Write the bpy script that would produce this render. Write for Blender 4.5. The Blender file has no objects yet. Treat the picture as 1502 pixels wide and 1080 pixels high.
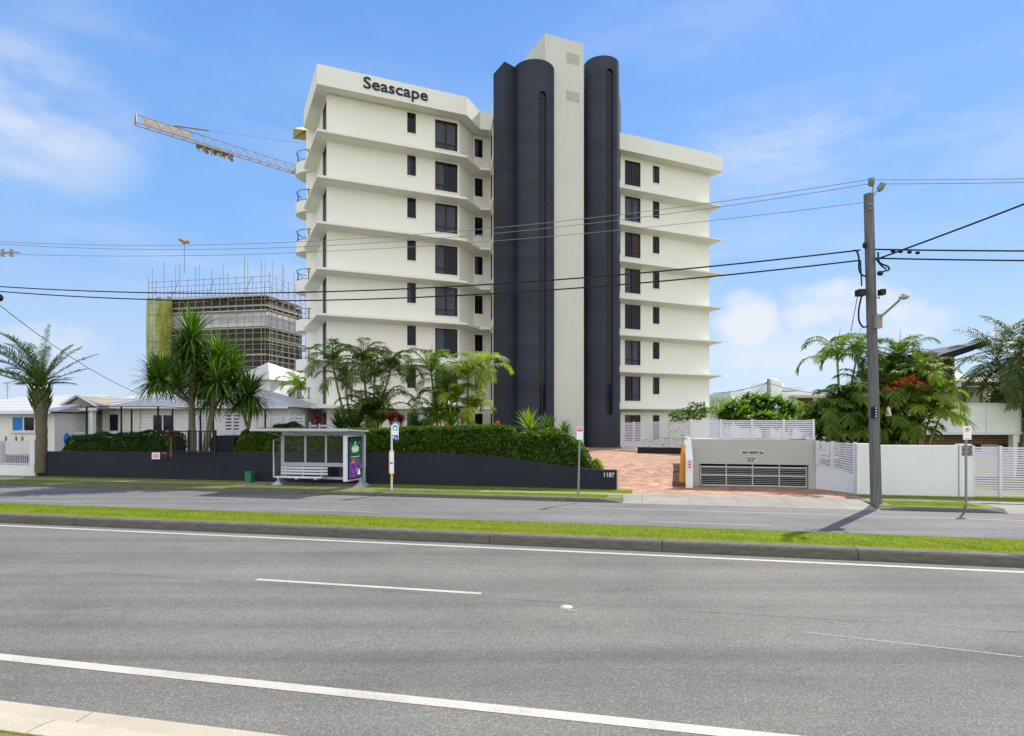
import bpy, bmesh, math, random
import numpy as np
from mathutils import Matrix, Vector
R = math.radians
scene = bpy.context.scene
col = scene.collection
H = 2.6; F = 880.0; CX = 751.0; HY = 620.0
CA, SA = math.cos(R(12.25)), math.sin(R(12.25))
rnd = random.Random(7)
rng = np.random.default_rng(11)

# ---------- placement helpers (metres; the road runs 12.25 degrees off square to the view) ----------
def PP(px, y, d): return Vector(((px-CX)*d/F, d, H-(y-HY)*d/F))
def zat(y, d): return H-(y-HY)*d/F
def tp(px, t):
    k = (px-CX)/F; d = t/(CA+SA*k); return Vector((k*d, d, 0))
def online(px, p, q):
    k = (px-CX)/F; dx, dy = q[0]-p[0], q[1]-p[1]
    s = (k*p[1]-p[0])/(dx-k*dy); return Vector((p[0]+s*dx, p[1]+s*dy, 0))
def RF(s, t, z=0): return Vector((s*CA+t*SA, -s*SA+t*CA, z))
def s_at(px, t):
    p = tp(px, t); return p.x*CA-p.y*SA
ROAD = Matrix.Rotation(-R(12.25), 4, 'Z')
def frame(p, ang=0.0): return Matrix.Translation(Vector(p)) @ Matrix.Rotation(ang, 4, 'Z')
def dirframe(p, q):
    return frame(p, math.atan2(q[1]-p[1], q[0]-p[0]))

# ---------- objects ----------
def tag(o, label=None, cat=None, group=None, kind=None):
    if label: o['label'] = label
    if cat: o['category'] = cat
    if group: o['group'] = group
    if kind: o['kind'] = kind
    return o
def empty(name, loc, label=None, cat=None, group=None):
    o = bpy.data.objects.new(name, None); col.objects.link(o); o.location = loc
    o.empty_display_size = .2
    return tag(o, label, cat, group)
def link(name, me, mat, parent=None, smooth=False):
    o = bpy.data.objects.new(name, me); col.objects.link(o)
    if mat: me.materials.append(mat)
    if parent is not None:
        o.parent = parent
        if parent.type == 'EMPTY': o.matrix_parent_inverse = Matrix.Translation(-parent.location)
    if smooth:
        me.polygons.foreach_set('use_smooth', [True]*len(me.polygons))
    return o

class MB:
    def __init__(s, T=None): s.v = []; s.f = []; s.T = T or Matrix()
    def add(s, vs, fs):
        b = len(s.v); T = s.T
        s.v.extend([tuple(T @ Vector(v)) for v in vs]); s.f.extend([tuple(i+b for i in f) for f in fs])
    def box(s, x0, x1, y0, y1, z0, z1, b=0.0):
        if b <= 0:
            vs = [(x, y, z) for z in (z0, z1) for y in (y0, y1) for x in (x0, x1)]
            s.add(vs, [(0,2,3,1),(4,5,7,6),(0,1,5,4),(2,6,7,3),(0,4,6,2),(1,3,7,5)])
        else:
            poly = [(x0+b,y0),(x1-b,y0),(x1,y0+b),(x1,y1-b),(x1-b,y1),(x0+b,y1),(x0,y1-b),(x0,y0+b)]
            inn = [(x0+b,y0+b),(x1-b,y0+b),(x1-b,y0+b),(x1-b,y1-b),(x1-b,y1-b),(x0+b,y1-b),(x0+b,y1-b),(x0+b,y0+b)]
            vs = [(p[0],p[1],z0) for p in poly]+[(p[0],p[1],z1-b) for p in poly]+[(p[0],p[1],z1) for p in inn]
            fs = [tuple(range(7,-1,-1)), (16,17,19,21)]
            for i in range(8):
                j = (i+1)%8; fs.append((i,j,8+j,8+i))
                if inn[i] == inn[j]: fs.append((8+i,8+j,16+i))
                else: fs.append((8+i,8+j,16+j,16+i))
            s.add(vs, fs)
        return s
    def prism(s, poly, z0, z1):
        n = len(poly); a = sum(poly[i][0]*poly[(i+1)%n][1]-poly[(i+1)%n][0]*poly[i][1] for i in range(n))
        if a < 0: poly = poly[::-1]
        Z0 = z0 if isinstance(z0, (list,tuple)) else [z0]*n
        Z1 = z1 if isinstance(z1, (list,tuple)) else [z1]*n
        s.add([(p[0],p[1],Z0[i]) for i,p in enumerate(poly)]+[(p[0],p[1],Z1[i]) for i,p in enumerate(poly)],
              [tuple(range(n-1,-1,-1)), tuple(range(n,2*n))]+[(i,(i+1)%n,n+(i+1)%n,n+i) for i in range(n)])
        return s
    def extr(s, prof, y0, y1, closed=True):
        # profile in x,z swept along y
        n = len(prof)
        s.add([(p[0],y0,p[1]) for p in prof]+[(p[0],y1,p[1]) for p in prof],
              [tuple(range(n)), tuple(range(2*n-1,n-1,-1))]+[(i,n+i,n+(i+1)%n,(i+1)%n) for i in range(n)])
        return s
    def quad(s, a, b, c, d): s.add([a,b,c,d], [(0,1,2,3)]); return s
    def tube(s, pts, r, n=8, cap=True):
        pts = [Vector(p) for p in pts]; m = len(pts)
        rr = r if isinstance(r, (list,tuple)) else [r]*m
        vs = []; up0 = None
        for i, p in enumerate(pts):
            t = (pts[min(i+1,m-1)]-pts[max(i-1,0)]).normalized()
            if up0 is None: up0 = Vector((0,0,1)) if abs(t.z) < .9 else Vector((1,0,0))
            a = t.cross(up0)
            if a.length < 1e-4: a = t.cross(Vector((0,1,0)))
            a.normalize(); b = a.cross(t).normalized(); up0 = b if abs(t.z)>=.9 or True else up0
            for k in range(n):
                th = 2*math.pi*k/n; vs.append(tuple(p+(a*math.cos(th)+b*math.sin(th))*rr[i]))
        fs = []
        for i in range(m-1):
            for k in range(n):
                k2 = (k+1)%n; fs.append((i*n+k, i*n+k2, (i+1)*n+k2, (i+1)*n+k))
        if cap: fs += [tuple(range(n-1,-1,-1)), tuple(range((m-1)*n, m*n))]
        s.add(vs, fs); return s
    def ball(s, c, rx, ry, rz, n=10, m=6):
        vs = []; fs = []
        for i in range(m+1):
            ph = math.pi*i/m
            for k in range(n):
                th = 2*math.pi*k/n
                vs.append((c[0]+rx*math.sin(ph)*math.cos(th), c[1]+ry*math.sin(ph)*math.sin(th), c[2]+rz*math.cos(ph)))
        for i in range(m):
            for k in range(n): fs.append((i*n+k,(i+1)*n+k,(i+1)*n+(k+1)%n,i*n+(k+1)%n))
        s.add(vs, fs); return s
    def build(s, name, mat, parent=None, smooth=False, label=None):
        me = bpy.data.meshes.new(name); me.from_pydata(s.v, [], s.f); me.update()
        bm = bmesh.new(); bm.from_mesh(me)
        if len(bm.faces) < 6000: bmesh.ops.recalc_face_normals(bm, faces=bm.faces)
        bm.to_mesh(me); bm.free()
        o = link(name, me, mat, parent, smooth)
        if smooth:
            try: me.set_sharp_from_angle(angle=R(38))
            except Exception: pass
        if label: o['label'] = label
        return o
def npmesh(name, V, Q, mat, parent=None, smooth=False):
    me = bpy.data.meshes.new(name); V = np.asarray(V, np.float32); Q = np.asarray(Q, np.int32); n = Q.shape[1]
    me.vertices.add(len(V)); me.vertices.foreach_set('co', V.ravel())
    me.loops.add(Q.size); me.loops.foreach_set('vertex_index', Q.ravel())
    me.polygons.add(len(Q)); me.polygons.foreach_set('loop_start', np.arange(0, Q.size, n, dtype=np.int32))
    try: me.polygons.foreach_set('loop_total', np.full(len(Q), n, np.int32))
    except Exception: pass
    me.update(calc_edges=True); me.validate()
    return link(name, me, mat, parent, smooth)
class NB:
    def __init__(s): s.V = []; s.Q = []; s.n = 0
    def add(s, V, Q):
        s.V.append(np.asarray(V, float)); s.Q.append(np.asarray(Q)+s.n); s.n += len(V)
    def build(s, name, mat, parent=None, smooth=False):
        return npmesh(name, np.concatenate(s.V), np.concatenate(s.Q), mat, parent, smooth)

# ---------- materials ----------
def newmat(name):
    m = bpy.data.materials.new(name); m.use_nodes = True; nt = m.node_tree
    b = nt.nodes['Principled BSDF']; return m, nt, b
def nd(nt, typ, **kw):
    n = nt.nodes.new(typ)
    for k, v in kw.items():
        if k.startswith('i_'):
            key = k[2:]; n.inputs[int(key) if key.isdigit() else key.replace('_', ' ')].default_value = v
        else: setattr(n, k, v)
    return n
def ramp(nt, fac, stops):
    r = nt.nodes.new('ShaderNodeValToRGB'); e = r.color_ramp.elements
    while len(e) < len(stops): e.new(.5)
    for i, (p, c) in enumerate(stops):
        e[i].position = p; e[i].color = (c, c, c, 1) if isinstance(c, (int, float)) else (*c, 1)
    nt.links.new(fac, r.inputs[0]); return r.outputs[0]
def mix(nt, fac, a, b, mode='MIX'):
    m = nt.nodes.new('ShaderNodeMix'); m.data_type = 'RGBA'; m.blend_type = mode
    for sock, v in ((m.inputs[0], fac), (m.inputs[6], a), (m.inputs[7], b)):
        if isinstance(v, (int, float)): sock.default_value = v
        elif isinstance(v, tuple): sock.default_value = (*v, 1) if len(v) == 3 else v
        else: nt.links.new(v, sock)
    return m.outputs[2]
def coords(nt, scale=(1,1,1), rot=0, kind='Object'):
    tc = nt.nodes.new('ShaderNodeNewGeometry') if kind == 'World' else nt.nodes.new('ShaderNodeTexCoord')
    mp = nt.nodes.new('ShaderNodeMapping'); mp.inputs['Scale'].default_value = scale; mp.inputs['Rotation'].default_value = (0,0,rot)
    nt.links.new(tc.outputs['Position' if kind == 'World' else kind], mp.inputs[0]); return mp.outputs[0]
def noise(nt, vec, scale, detail=4, rough=.55, out=0):
    n = nt.nodes.new('ShaderNodeTexNoise'); n.inputs['Scale'].default_value = scale
    n.inputs['Detail'].default_value = detail; n.inputs['Roughness'].default_value = rough
    nt.links.new(vec, n.inputs['Vector']); return n.outputs[out]
def bump(nt, h, b, strength=.2, dist=.01):
    n = nt.nodes.new('ShaderNodeBump'); n.inputs['Strength'].default_value = strength; n.inputs['Distance'].default_value = dist
    nt.links.new(h, n.inputs['Height']); nt.links.new(n.outputs[0], b.inputs['Normal']); return n
def surf(name, c, rough=.7, var=.12, scale=1.5, fine=40, bmp=.15, metal=0, streak=0, dirt=None):
    m, nt, b = newmat(name); v = coords(nt, kind='World')
    n1 = noise(nt, v, scale, 5); n2 = noise(nt, v, fine, 3)
    lo = tuple(x*(1-var) for x in c); hi = tuple(min(1, x*(1+var)) for x in c)
    cc = ramp(nt, n1, [(.3, lo), (.7, hi)])
    cc = mix(nt, .5, cc, ramp(nt, n2, [(.3, lo), (.7, hi)]))
    if streak:
        vs = coords(nt, (3, 3, .12), kind='World'); ns = noise(nt, vs, 2.0, 6)
        cc = mix(nt, ramp(nt, ns, [(.5, 0.0), (.75, streak)]), cc, dirt or tuple(x*.6 for x in c))
    nt.links.new(cc, b.inputs['Base Color']); b.inputs['Roughness'].default_value = rough; b.inputs['Metallic'].default_value = metal
    b.inputs['Specular IOR Level'].default_value = .2 if max(c) < .1 else .35
    if bmp: bump(nt, n2, b, bmp, .01)
    return m
def leafmat(name, c1, c2, trans=.45, rough=.6, yellow=None):
    m, nt, b = newmat(name); g = nt.nodes.new('ShaderNodeNewGeometry')
    v = coords(nt, kind='World'); n1 = noise(nt, v, 1.3, 3)
    cc = ramp(nt, g.outputs['Random Per Island'], [(0, c1), (.85, c2)] if yellow is None else [(0, c1), (.86, c2), (.97, yellow)])
    cc = mix(nt, .35, cc, ramp(nt, n1, [(.35, c1), (.65, c2)]))
    nt.links.new(cc, b.inputs['Base Color']); b.inputs['Roughness'].default_value = rough
    b.inputs['Specular IOR Level'].default_value = .18
    t = nt.nodes.new('ShaderNodeBsdfTranslucent'); tcol = mix(nt, 1.0, cc, (1.0, 1.15, .35), 'MULTIPLY')
    nt.links.new(mix(nt, 1.0, tcol, (1.7, 1.7, 1.5), 'MULTIPLY'), t.inputs[0])
    ms = nt.nodes.new('ShaderNodeMixShader'); ms.inputs[0].default_value = trans
    nt.links.new(b.outputs[0], ms.inputs[1]); nt.links.new(t.outputs[0], ms.inputs[2])
    nt.links.new(ms.outputs[0], nt.nodes['Material Output'].inputs['Surface']); return m

M = {}
def mats():
    # asphalt
    for nm, base, tint in (('asphalt_near', .132, (1.06,1.04,.92)), ('asphalt_far', .140, (1.03,1.01,.97))):
        m, nt, b = newmat(nm); v = coords(nt, kind='World')
        vor = nt.nodes.new('ShaderNodeTexVoronoi'); vor.inputs['Scale'].default_value = 75; nt.links.new(v, vor.inputs['Vector'])
        sp = nt.nodes.new('ShaderNodeSeparateColor'); nt.links.new(vor.outputs['Color'], sp.inputs[0])
        n2 = noise(nt, v, 190, 2); n1 = noise(nt, v, .35, 6)
        vr = coords(nt, (.03, 1.1, 1), R(12.25), 'World'); ns = noise(nt, vr, 1.0, 5)
        c = ramp(nt, sp.outputs[0], [(0, base*.45), (.5, base), (.85, base*1.25), (1, base*2.2)])
        c = mix(nt, .45, c, ramp(nt, n2, [(.3, base*.6), (.7, base*1.4)]))
        c = mix(nt, 1.0, c, ramp(nt, n1, [(.28, .80), (.5, 1.0), (.72, 1.12)]), 'MULTIPLY')
        c = mix(nt, 1.0, c, ramp(nt, ns, [(.32, .74), (.5, 1.0), (.68, 1.14)]), 'MULTIPLY')
        st = noise(nt, coords(nt, (.35,1.0,1), R(12.25), 'World'), 1.1, 5, .62)   # oil and rubber stains
        c = mix(nt, ramp(nt, st, [(.60, 0.0), (.74, .38)]), c, (.05,.05,.052))
        # thin wandering crack / construction joint along the lane
        vc = coords(nt, (1, 1, 1), R(12.25), 'World'); sx = nt.nodes.new('ShaderNodeSeparateXYZ'); nt.links.new(vc, sx.inputs[0])
        nw = noise(nt, coords(nt, (.6,.6,.6), 0, 'World'), 2.5, 7, .65)
        ad = nd(nt, 'ShaderNodeMath', operation='MULTIPLY_ADD', i_1=.22); nt.links.new(nw, ad.inputs[0]); nt.links.new(sx.outputs[1], ad.inputs[2])
        for pos, w in (((8.62 if nm == 'asphalt_near' else 17.6)+.11, .011),):
            sb = nd(nt, 'ShaderNodeMath', operation='SUBTRACT', i_1=pos); nt.links.new(ad.outputs[0], sb.inputs[0])
            ab = nd(nt, 'ShaderNodeMath', operation='ABSOLUTE'); nt.links.new(sb.outputs[0], ab.inputs[0])
            dv = nd(nt, 'ShaderNodeMath', operation='DIVIDE', i_1=w*2.2); nt.links.new(ab.outputs[0], dv.inputs[0])
            lm = ramp(nt, dv.outputs[0], [(.25, .75), (1, 0.0)])
            c = mix(nt, mix(nt, 1.0, lm, ramp(nt, noise(nt, v, .9, 4), [(.42, .15), (.6, 1.0)]), 'MULTIPLY'), c, (.045,.04,.035))
        c = mix(nt, 1.0, c, tint, 'MULTIPLY')
        nt.links.new(c, b.inputs['Base Color']); b.inputs['Roughness'].default_value = .86
        b.inputs['Specular IOR Level'].default_value = .25
        bump(nt, sp.outputs[0], b, .35, .006); M[nm] = m
    m, nt, b = newmat('faded_paint'); v = coords(nt, kind='World')
    nt.links.new(mix(nt, ramp(nt, noise(nt, v, 25, 5, .7), [(.42, 0.0), (.62, .8)]), (.30,.29,.26), (.15,.15,.145)), b.inputs['Base Color']); b.inputs['Roughness'].default_value = .8; M['paint_old'] = m
    # road paint, worn
    m, nt, b = newmat('road_paint'); v = coords(nt, kind='World')
    n = noise(nt, v, 60, 4, .7); n1 = noise(nt, v, 2, 4)
    f = mix(nt, .35, n, n1)
    nt.links.new(mix(nt, ramp(nt, f, [(.50, 0.0), (.62, .7)]), (.44,.41,.35), (.20,.195,.18)), b.inputs['Base Color'])
    b.inputs['Roughness'].default_value = .7; M['paint'] = m
    M['concrete'] = surf('concrete_light', (.40,.36,.30), .85, .16, .8, 50, .3, streak=0)
    M['gutter'] = surf('gutter_concrete', (.40,.35,.27), .85, .22, 1.4, 60, .4)
    # footpath with joints
    m, nt, b = newmat('footpath'); v = coords(nt, kind='World'); vr = coords(nt, (1,1,1), R(12.25), 'World')
    br = nt.nodes.new('ShaderNodeTexBrick'); br.offset = 0; br.inputs['Scale'].default_value = 1
    br.inputs['Brick Width'].default_value = 1.5; br.inputs['Row Height'].default_value = 1.5; br.inputs['Mortar Size'].default_value = .012
    br.inputs['Color1'].default_value = (.215,.20,.17,1); br.inputs['Color2'].default_value = (.25,.235,.20,1); br.inputs['Mortar'].default_value = (.14,.13,.11,1)
    nt.links.new(vr, br.inputs['Vector']); c = mix(nt, 1.0, br.outputs[0], ramp(nt, noise(nt, v, 1.2, 6), [(.3,.78),(.7,1.12)]), 'MULTIPLY')
    nt.links.new(c, b.inputs['Base Color']); b.inputs['Roughness'].default_value = .85; bump(nt, noise(nt, v, 80, 3), b, .2, .005); M['path'] = m
    # kerb: weathered
    m, nt, b = newmat('kerb_concrete'); v = coords(nt, kind='World'); vs = coords(nt, (1.2,1.2,6), kind='World')
    n1 = noise(nt, vs, 3, 6, .7); n2 = noise(nt, v, 60, 3)
    c = mix(nt, .3, ramp(nt, n1, [(.3, (.045,.040,.028)), (.55, (.105,.092,.066)), (.8, (.19,.168,.125))]), ramp(nt, n2, [(.3,.05),(.7,.17)]))
    nt.links.new(c, b.inputs['Base Color']); b.inputs['Roughness'].default_value = .9; bump(nt, n2, b, .5, .01); M['kerb'] = m
    # brick paving
    m, nt, b = newmat('brick_paving'); v = coords(nt, kind='World'); vr = coords(nt, (1,1,1), R(30), 'World')
    br = nt.nodes.new('ShaderNodeTexBrick'); br.inputs['Scale'].default_value = 1; br.inputs['Brick Width'].default_value = .34
    br.inputs['Row Height'].default_value = .17; br.inputs['Mortar Size'].default_value = .012; br.inputs['Bias'].default_value = 0
    br.inputs['Color1'].default_value = (.30,.125,.070,1); br.inputs['Color2'].default_value = (.44,.27,.165,1); br.inputs['Mortar'].default_value = (.10,.055,.035,1)
    nt.links.new(vr, br.inputs['Vector']); c = mix(nt, 1.0, br.outputs[0], ramp(nt, noise(nt, v, 1.6, 6, .7), [(.3,.7),(.7,1.25)]), 'MULTIPLY')
    c = mix(nt, ramp(nt, noise(nt, v, .8, 6, .7), [(.55,0.0),(.75,.4)]), c, (.48,.38,.27))
    nt.links.new(c, b.inputs['Base Color']); b.inputs['Roughness'].default_value = .8; bump(nt, br.outputs[1], b, -.5, .01); M['brick'] = m
    # grass soil base + blades
    M['turf'] = surf('turf', (.16,.17,.022), .95, .35, 3, 70, .6)
    M['ground'] = surf('ground', (.16,.17,.08), .95, .3, .4, 20, .3)
    M['mulch'] = surf('mulch', (.30,.17,.08), .95, .5, 6, 60, .8)
    M['blade'] = leafmat('grass_blade', (.105,.185,.012), (.26,.325,.026), .38, .7, (.48,.38,.07))
    M['dry'] = leafmat('dry_grass_edge', (.40,.31,.05), (.30,.34,.03), .35, .7)
    # building
    M['render'] = surf('white_render', (.735,.725,.665), .9, .045, .28, 25, .12, streak=.09, dirt=(.57,.56,.49))
    M['render2'] = surf('white_render_trim', (.72,.715,.665), .9, .03, .6, 25, .08, streak=.16, dirt=(.52,.52,.46))
    M['core'] = surf('core_render', (.57,.575,.53), .9, .05, .4, 18, .3, streak=.25, dirt=(.38,.39,.36))
    M['dark'] = surf('charcoal_render', (.030,.034,.050), .6, .12, .35, 18, .35, streak=.3, dirt=(.031,.033,.046))
    m = M['dark']; nt = m.node_tree; b = nt.nodes['Principled BSDF']; lk = b.inputs['Base Color'].links[0].from_socket
    v = coords(nt, (.05,.05,.3508), kind='World'); wn = nt.nodes.new('ShaderNodeTexNoise'); wn.inputs['Scale'].default_value = 2.0; wn.inputs['Detail'].default_value = 6; nt.links.new(v, wn.inputs['Vector'])
    nt.links.new(mix(nt, 1.0, lk, ramp(nt, wn.outputs[0], [(.3,.78),(.7,1.25)]), 'MULTIPLY'), b.inputs['Base Color'])
    M['darkwall'] = surf('charcoal_wall_paint', (.020,.024,.034), .85, .15, .8, 30, .25, streak=.4, dirt=(.030,.032,.038))
    M['white'] = surf('white_paint', (.60,.60,.66), .5, .03, 2, 30, .04)
    M['whitewall'] = surf('white_block_wall', (.66,.69,.68), .8, .07, .7, 30, .3, streak=.2, dirt=(.50,.52,.48))
    M['garage'] = surf('garage_render', (.38,.395,.36), .9, .05, .7, 30, .15, streak=.2, dirt=(.30,.30,.26))
    M['frame'] = surf('window_frame_dark', (.022,.023,.028), .4, .1, 3, 30, 0)
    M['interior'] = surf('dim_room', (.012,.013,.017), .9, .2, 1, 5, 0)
    M['blind'] = surf('pale_blind', (.24,.28,.36), .9, .08, 3, 10, 0)
    M['curtain'] = surf('red_curtain', (.30,.06,.05), .9, .2, 3, 10, 0)
    m, nt, b = newmat('window_glass'); b.inputs['Base Color'].default_value = (.012,.016,.026,1); b.inputs['Roughness'].default_value = .03
    b.inputs['Alpha'].default_value = .55; b.inputs['Specular IOR Level'].default_value = .30; M['glass'] = m
    m, nt, b = newmat('clear_panel_glass'); b.inputs['Base Color'].default_value = (.25,.27,.25,1); b.inputs['Roughness'].default_value = .04
    b.inputs['Alpha'].default_value = .06; M['clear'] = m
    m, nt, b = newmat('stair_glass'); b.inputs['Base Color'].default_value = (.004,.006,.012,1); b.inputs['Roughness'].default_value = .06; b.inputs['Specular IOR Level'].default_value = .22; M['sglass'] = m
    M['navy'] = surf('navy_letters', (.010,.018,.045), .4, .05, 3, 10, 0)
    M['black'] = surf('black_metal', (.015,.016,.018), .45, .1, 3, 30, 0)
    M['steel'] = surf('grey_steel', (.30,.31,.32), .45, .1, 3, 40, .05, metal=.4)
    M['galv'] = surf('galvanised_pipe', (.24,.25,.245), .5, .15, 4, 40, .05, metal=.3)
    M['scaf'] = surf('scaffold_tube', (.27,.24,.19), .6, .2, 3, 10, 0)
    M['scafwood'] = surf('scaffold_boards', (.30,.26,.20), .85, .25, .6, 10, 0)
    M['shelter'] = surf('shelter_aluminium', (.40,.42,.46), .4, .06, 3, 20, 0, metal=.25)
    M['timber'] = surf('bleached_timber', (.30,.28,.24), .85, .2, 2, 30, .4)
    # utility pole: weathered hardwood with vertical grain
    m, nt, b = newmat('pole_timber'); v = coords(nt, (14,14,.5), kind='World'); n1 = noise(nt, v, 1.5, 8, .7); v2 = coords(nt, kind='World')
    c = ramp(nt, n1, [(.25,(.035,.034,.036)),(.5,(.12,.12,.125)),(.75,(.21,.21,.215))])
    c = mix(nt, ramp(nt, noise(nt, v2, .9, 3), [(.5,0.0),(.7,.35)]), c, (.10,.13,.07))
    nt.links.new(c, b.inputs['Base Color']); b.inputs['Roughness'].default_value = .9; bump(nt, n1, b, .6, .02); M['pole'] = m
    M['brownwood'] = surf('brown_timber', (.13,.065,.032), .7, .4, 3, 20, .3)
    M['orange'] = surf('orange_paint', (.62,.27,.03), .6, .15, 3, 30, .1)
    M['yellow'] = surf('crane_yellow', (.30,.19,.07), .5, .15, 3, 20, 0)
    M['cream'] = surf('cream_canvas', (.72,.60,.30), .8, .06, 2, 20, 0)
    M['peach'] = surf('counterweight_panel', (.62,.48,.38), .8, .1, 2, 10, 0)
    M['green'] = surf('green_cabinet', (.02,.16,.06), .5, .1, 3, 20, 0)
    M['blue'] = surf('blue_tarp', (.02,.13,.52), .5, .3, 6, 20, .4)
    M['signwhite'] = surf('sign_white', (.78,.79,.82), .4, .03, 4, 20, 0)
    M['red'] = surf('sign_red', (.55,.03,.03), .5, .1, 4, 20, 0)
    M['signblue'] = surf('sign_blue', (.01,.17,.50), .4, .05, 4, 20, 0)
    M['signyellow'] = surf('sign_yellow', (.75,.47,.03), .5, .05, 4, 20, 0)
    M['letter'] = surf('pale_letters', (.55,.54,.47), .5, .05, 4, 20, 0)
    M['houseA'] = surf('cottage_wall', (.66,.66,.63), .85, .06, 1, 30, .1, streak=.2)
    M['houseB'] = surf('cottage_cream', (.60,.57,.48), .85, .05, 1, 30, .1)
    # tile roof
    for nm, c0, c1 in (('tile', (.47,.47,.465), (.19,.19,.19)), ('beigeroof', (.235,.215,.165), (.17,.155,.12))):
        m, nt, b = newmat(nm); v = coords(nt, kind='World'); sx = nt.nodes.new('ShaderNodeSeparateXYZ'); nt.links.new(v, sx.inputs[0])
        mu = nd(nt, 'ShaderNodeMath', operation='MULTIPLY', i_1=(5.5 if nm == 'tile' else 3)); nt.links.new(sx.outputs[2], mu.inputs[0])
        fr = nd(nt, 'ShaderNodeMath', operation='FRACT'); nt.links.new(mu.outputs[0], fr.inputs[0])
        c = ramp(nt, fr.outputs[0], [(0, c1), (.22, c0), (1, c0)])
        c = mix(nt, 1.0, c, ramp(nt, noise(nt, v, 3, 5), [(.3,.85),(.7,1.05)]), 'MULTIPLY')
        nt.links.new(c, b.inputs['Base Color']); b.inputs['Roughness'].default_value = .6; bump(nt, fr.outputs[0], b, .5, .03); M[nm] = m
    # foliage
    M['hedge'] = leafmat('hedge_leaves', (.010,.034,.003), (.078,.145,.012), .38, .45, (.22,.30,.03))
    M['shrub'] = leafmat('dark_shrub_leaves', (.012,.036,.006), (.042,.09,.012), .25, .4)
    M['areca'] = leafmat('areca_fronds', (.035,.08,.010), (.10,.165,.018), .40, .55, (.32,.30,.05))
    M['areca2'] = leafmat('golden_areca_fronds', (.085,.15,.016), (.23,.30,.035), .42, .55, (.50,.42,.09))
    M['darkpalm'] = leafmat('dark_palm_fronds', (.030,.060,.016), (.075,.12,.03), .25, .5, (.30,.20,.09))
    M['date'] = leafmat('date_palm_fronds', (.045,.095,.010), (.12,.175,.022), .30, .45, (.32,.26,.10))
    M['pand'] = leafmat('pandanus_leaves', (.025,.075,.009), (.095,.17,.020), .30, .4, (.24,.24,.05))
    M['frang'] = leafmat('frangipani_leaves', (.06,.13,.018), (.12,.21,.03), .35, .4)
    M['cord'] = leafmat('cordyline_leaves', (.10,.010,.018), (.22,.02,.035), .25, .4)
    M['flower'] = leafmat('red_flowers', (.30,.03,.015), (.50,.09,.02), .2, .6)
    M['wflower'] = leafmat('white_flowers', (.78,.76,.68), (.82,.80,.74), .3, .5)
    M['bark'] = surf('palm_bark', (.13,.11,.075), .9, .35, 3, 30, .6)
    M['gbark'] = surf('green_palm_stem', (.24,.23,.11), .7, .3, 2, 20, .3)
    # green debris netting
    m, nt, b = newmat('debris_netting'); v = coords(nt, (1,1,.35), kind='World'); n1 = noise(nt, v, .55, 6, .75)
    nt.links.new(ramp(nt, n1, [(.35,(.10,.11,.012)),(.5,(.24,.25,.03)),(.62,(.36,.36,.06)),(.75,(.5,.5,.28))]), b.inputs['Base Color'])
    b.inputs['Roughness'].default_value = .8; b.inputs['Alpha'].default_value = .82; M['net'] = m
    M['site'] = surf('site_black_cladding', (.035,.034,.036), .8, .5, .3, 3, .2)
    M['plate'] = surf('notice_plate_paint', (.46,.47,.47), .8, .03, 2, 10, 0)
    M['sitewrap'] = surf('white_building_wrap', (.55,.55,.60), .6, .2, .4, 3, .1)
    M['siteslab'] = surf('site_concrete', (.42,.39,.33), .85, .2, .5, 4, .2)
    # poster
    m, nt, b = newmat('poster_print'); v = coords(nt, kind='World'); sx = nt.nodes.new('ShaderNodeSeparateXYZ'); nt.links.new(v, sx.inputs[0])
    n1 = noise(nt, v, 5, 4, .6); n3 = noise(nt, v, 3.2, 2, .6, 1)
    mr = nd(nt, 'ShaderNodeMapRange', i_1=.5, i_2=2.0); nt.links.new(sx.outputs[2], mr.inputs[0])
    low = ramp(nt, n1, [(.36,(.02,.10,.03)),(.44,(.03,.05,.30)),(.52,(.18,.03,.30)),(.58,(.45,.06,.06)),(.64,(.50,.32,.03))])
    up = ramp(nt, n1, [(.4,(.010,.05,.03)),(.6,(.02,.12,.05))])
    nt.links.new(mix(nt, ramp(nt, mr.outputs[0], [(.38,0.0),(.52,1.0)]), low, up), b.inputs['Base Color']); b.inputs['Roughness'].default_value = .15; M['poster'] = m
mats()

def text(name, body, size, mat, Mx, parent, depth=.02, bold=0.0, align='LEFT', xs=1.0, spacing=1.0):
    cu = bpy.data.curves.new(name, 'FONT'); cu.body = body; cu.size = size; cu.extrude = depth/2; cu.offset = bold; cu.align_x = align
    cu.space_character = spacing; cu.resolution_u = 4
    o = bpy.data.objects.new(name, cu); col.objects.link(o)
    bpy.context.view_layer.update(); dg = bpy.context.evaluated_depsgraph_get()
    me = bpy.data.meshes.new_from_object(o.evaluated_get(dg)); bpy.data.objects.remove(o)
    me.transform(Mx @ Matrix.Rotation(R(90), 4, 'X') @ Matrix.Diagonal((xs,1,1,1))); me.materials.clear()
    return link(name, me, mat, parent)
EXPO = 0.55
SKYTINT = (.75,.8,.9); CLC = (3.9,4.05,4.3); FILLC = (7.9, 7.9, 7.9)
SK0 = (2.9,3.35,4.1); SK1 = (2.2,3.0,4.2); SK2 = (1.15,2.35,4.4); SK3 = (.62,1.65,4.05); SK4 = (.35,1.05,3.2)
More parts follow.
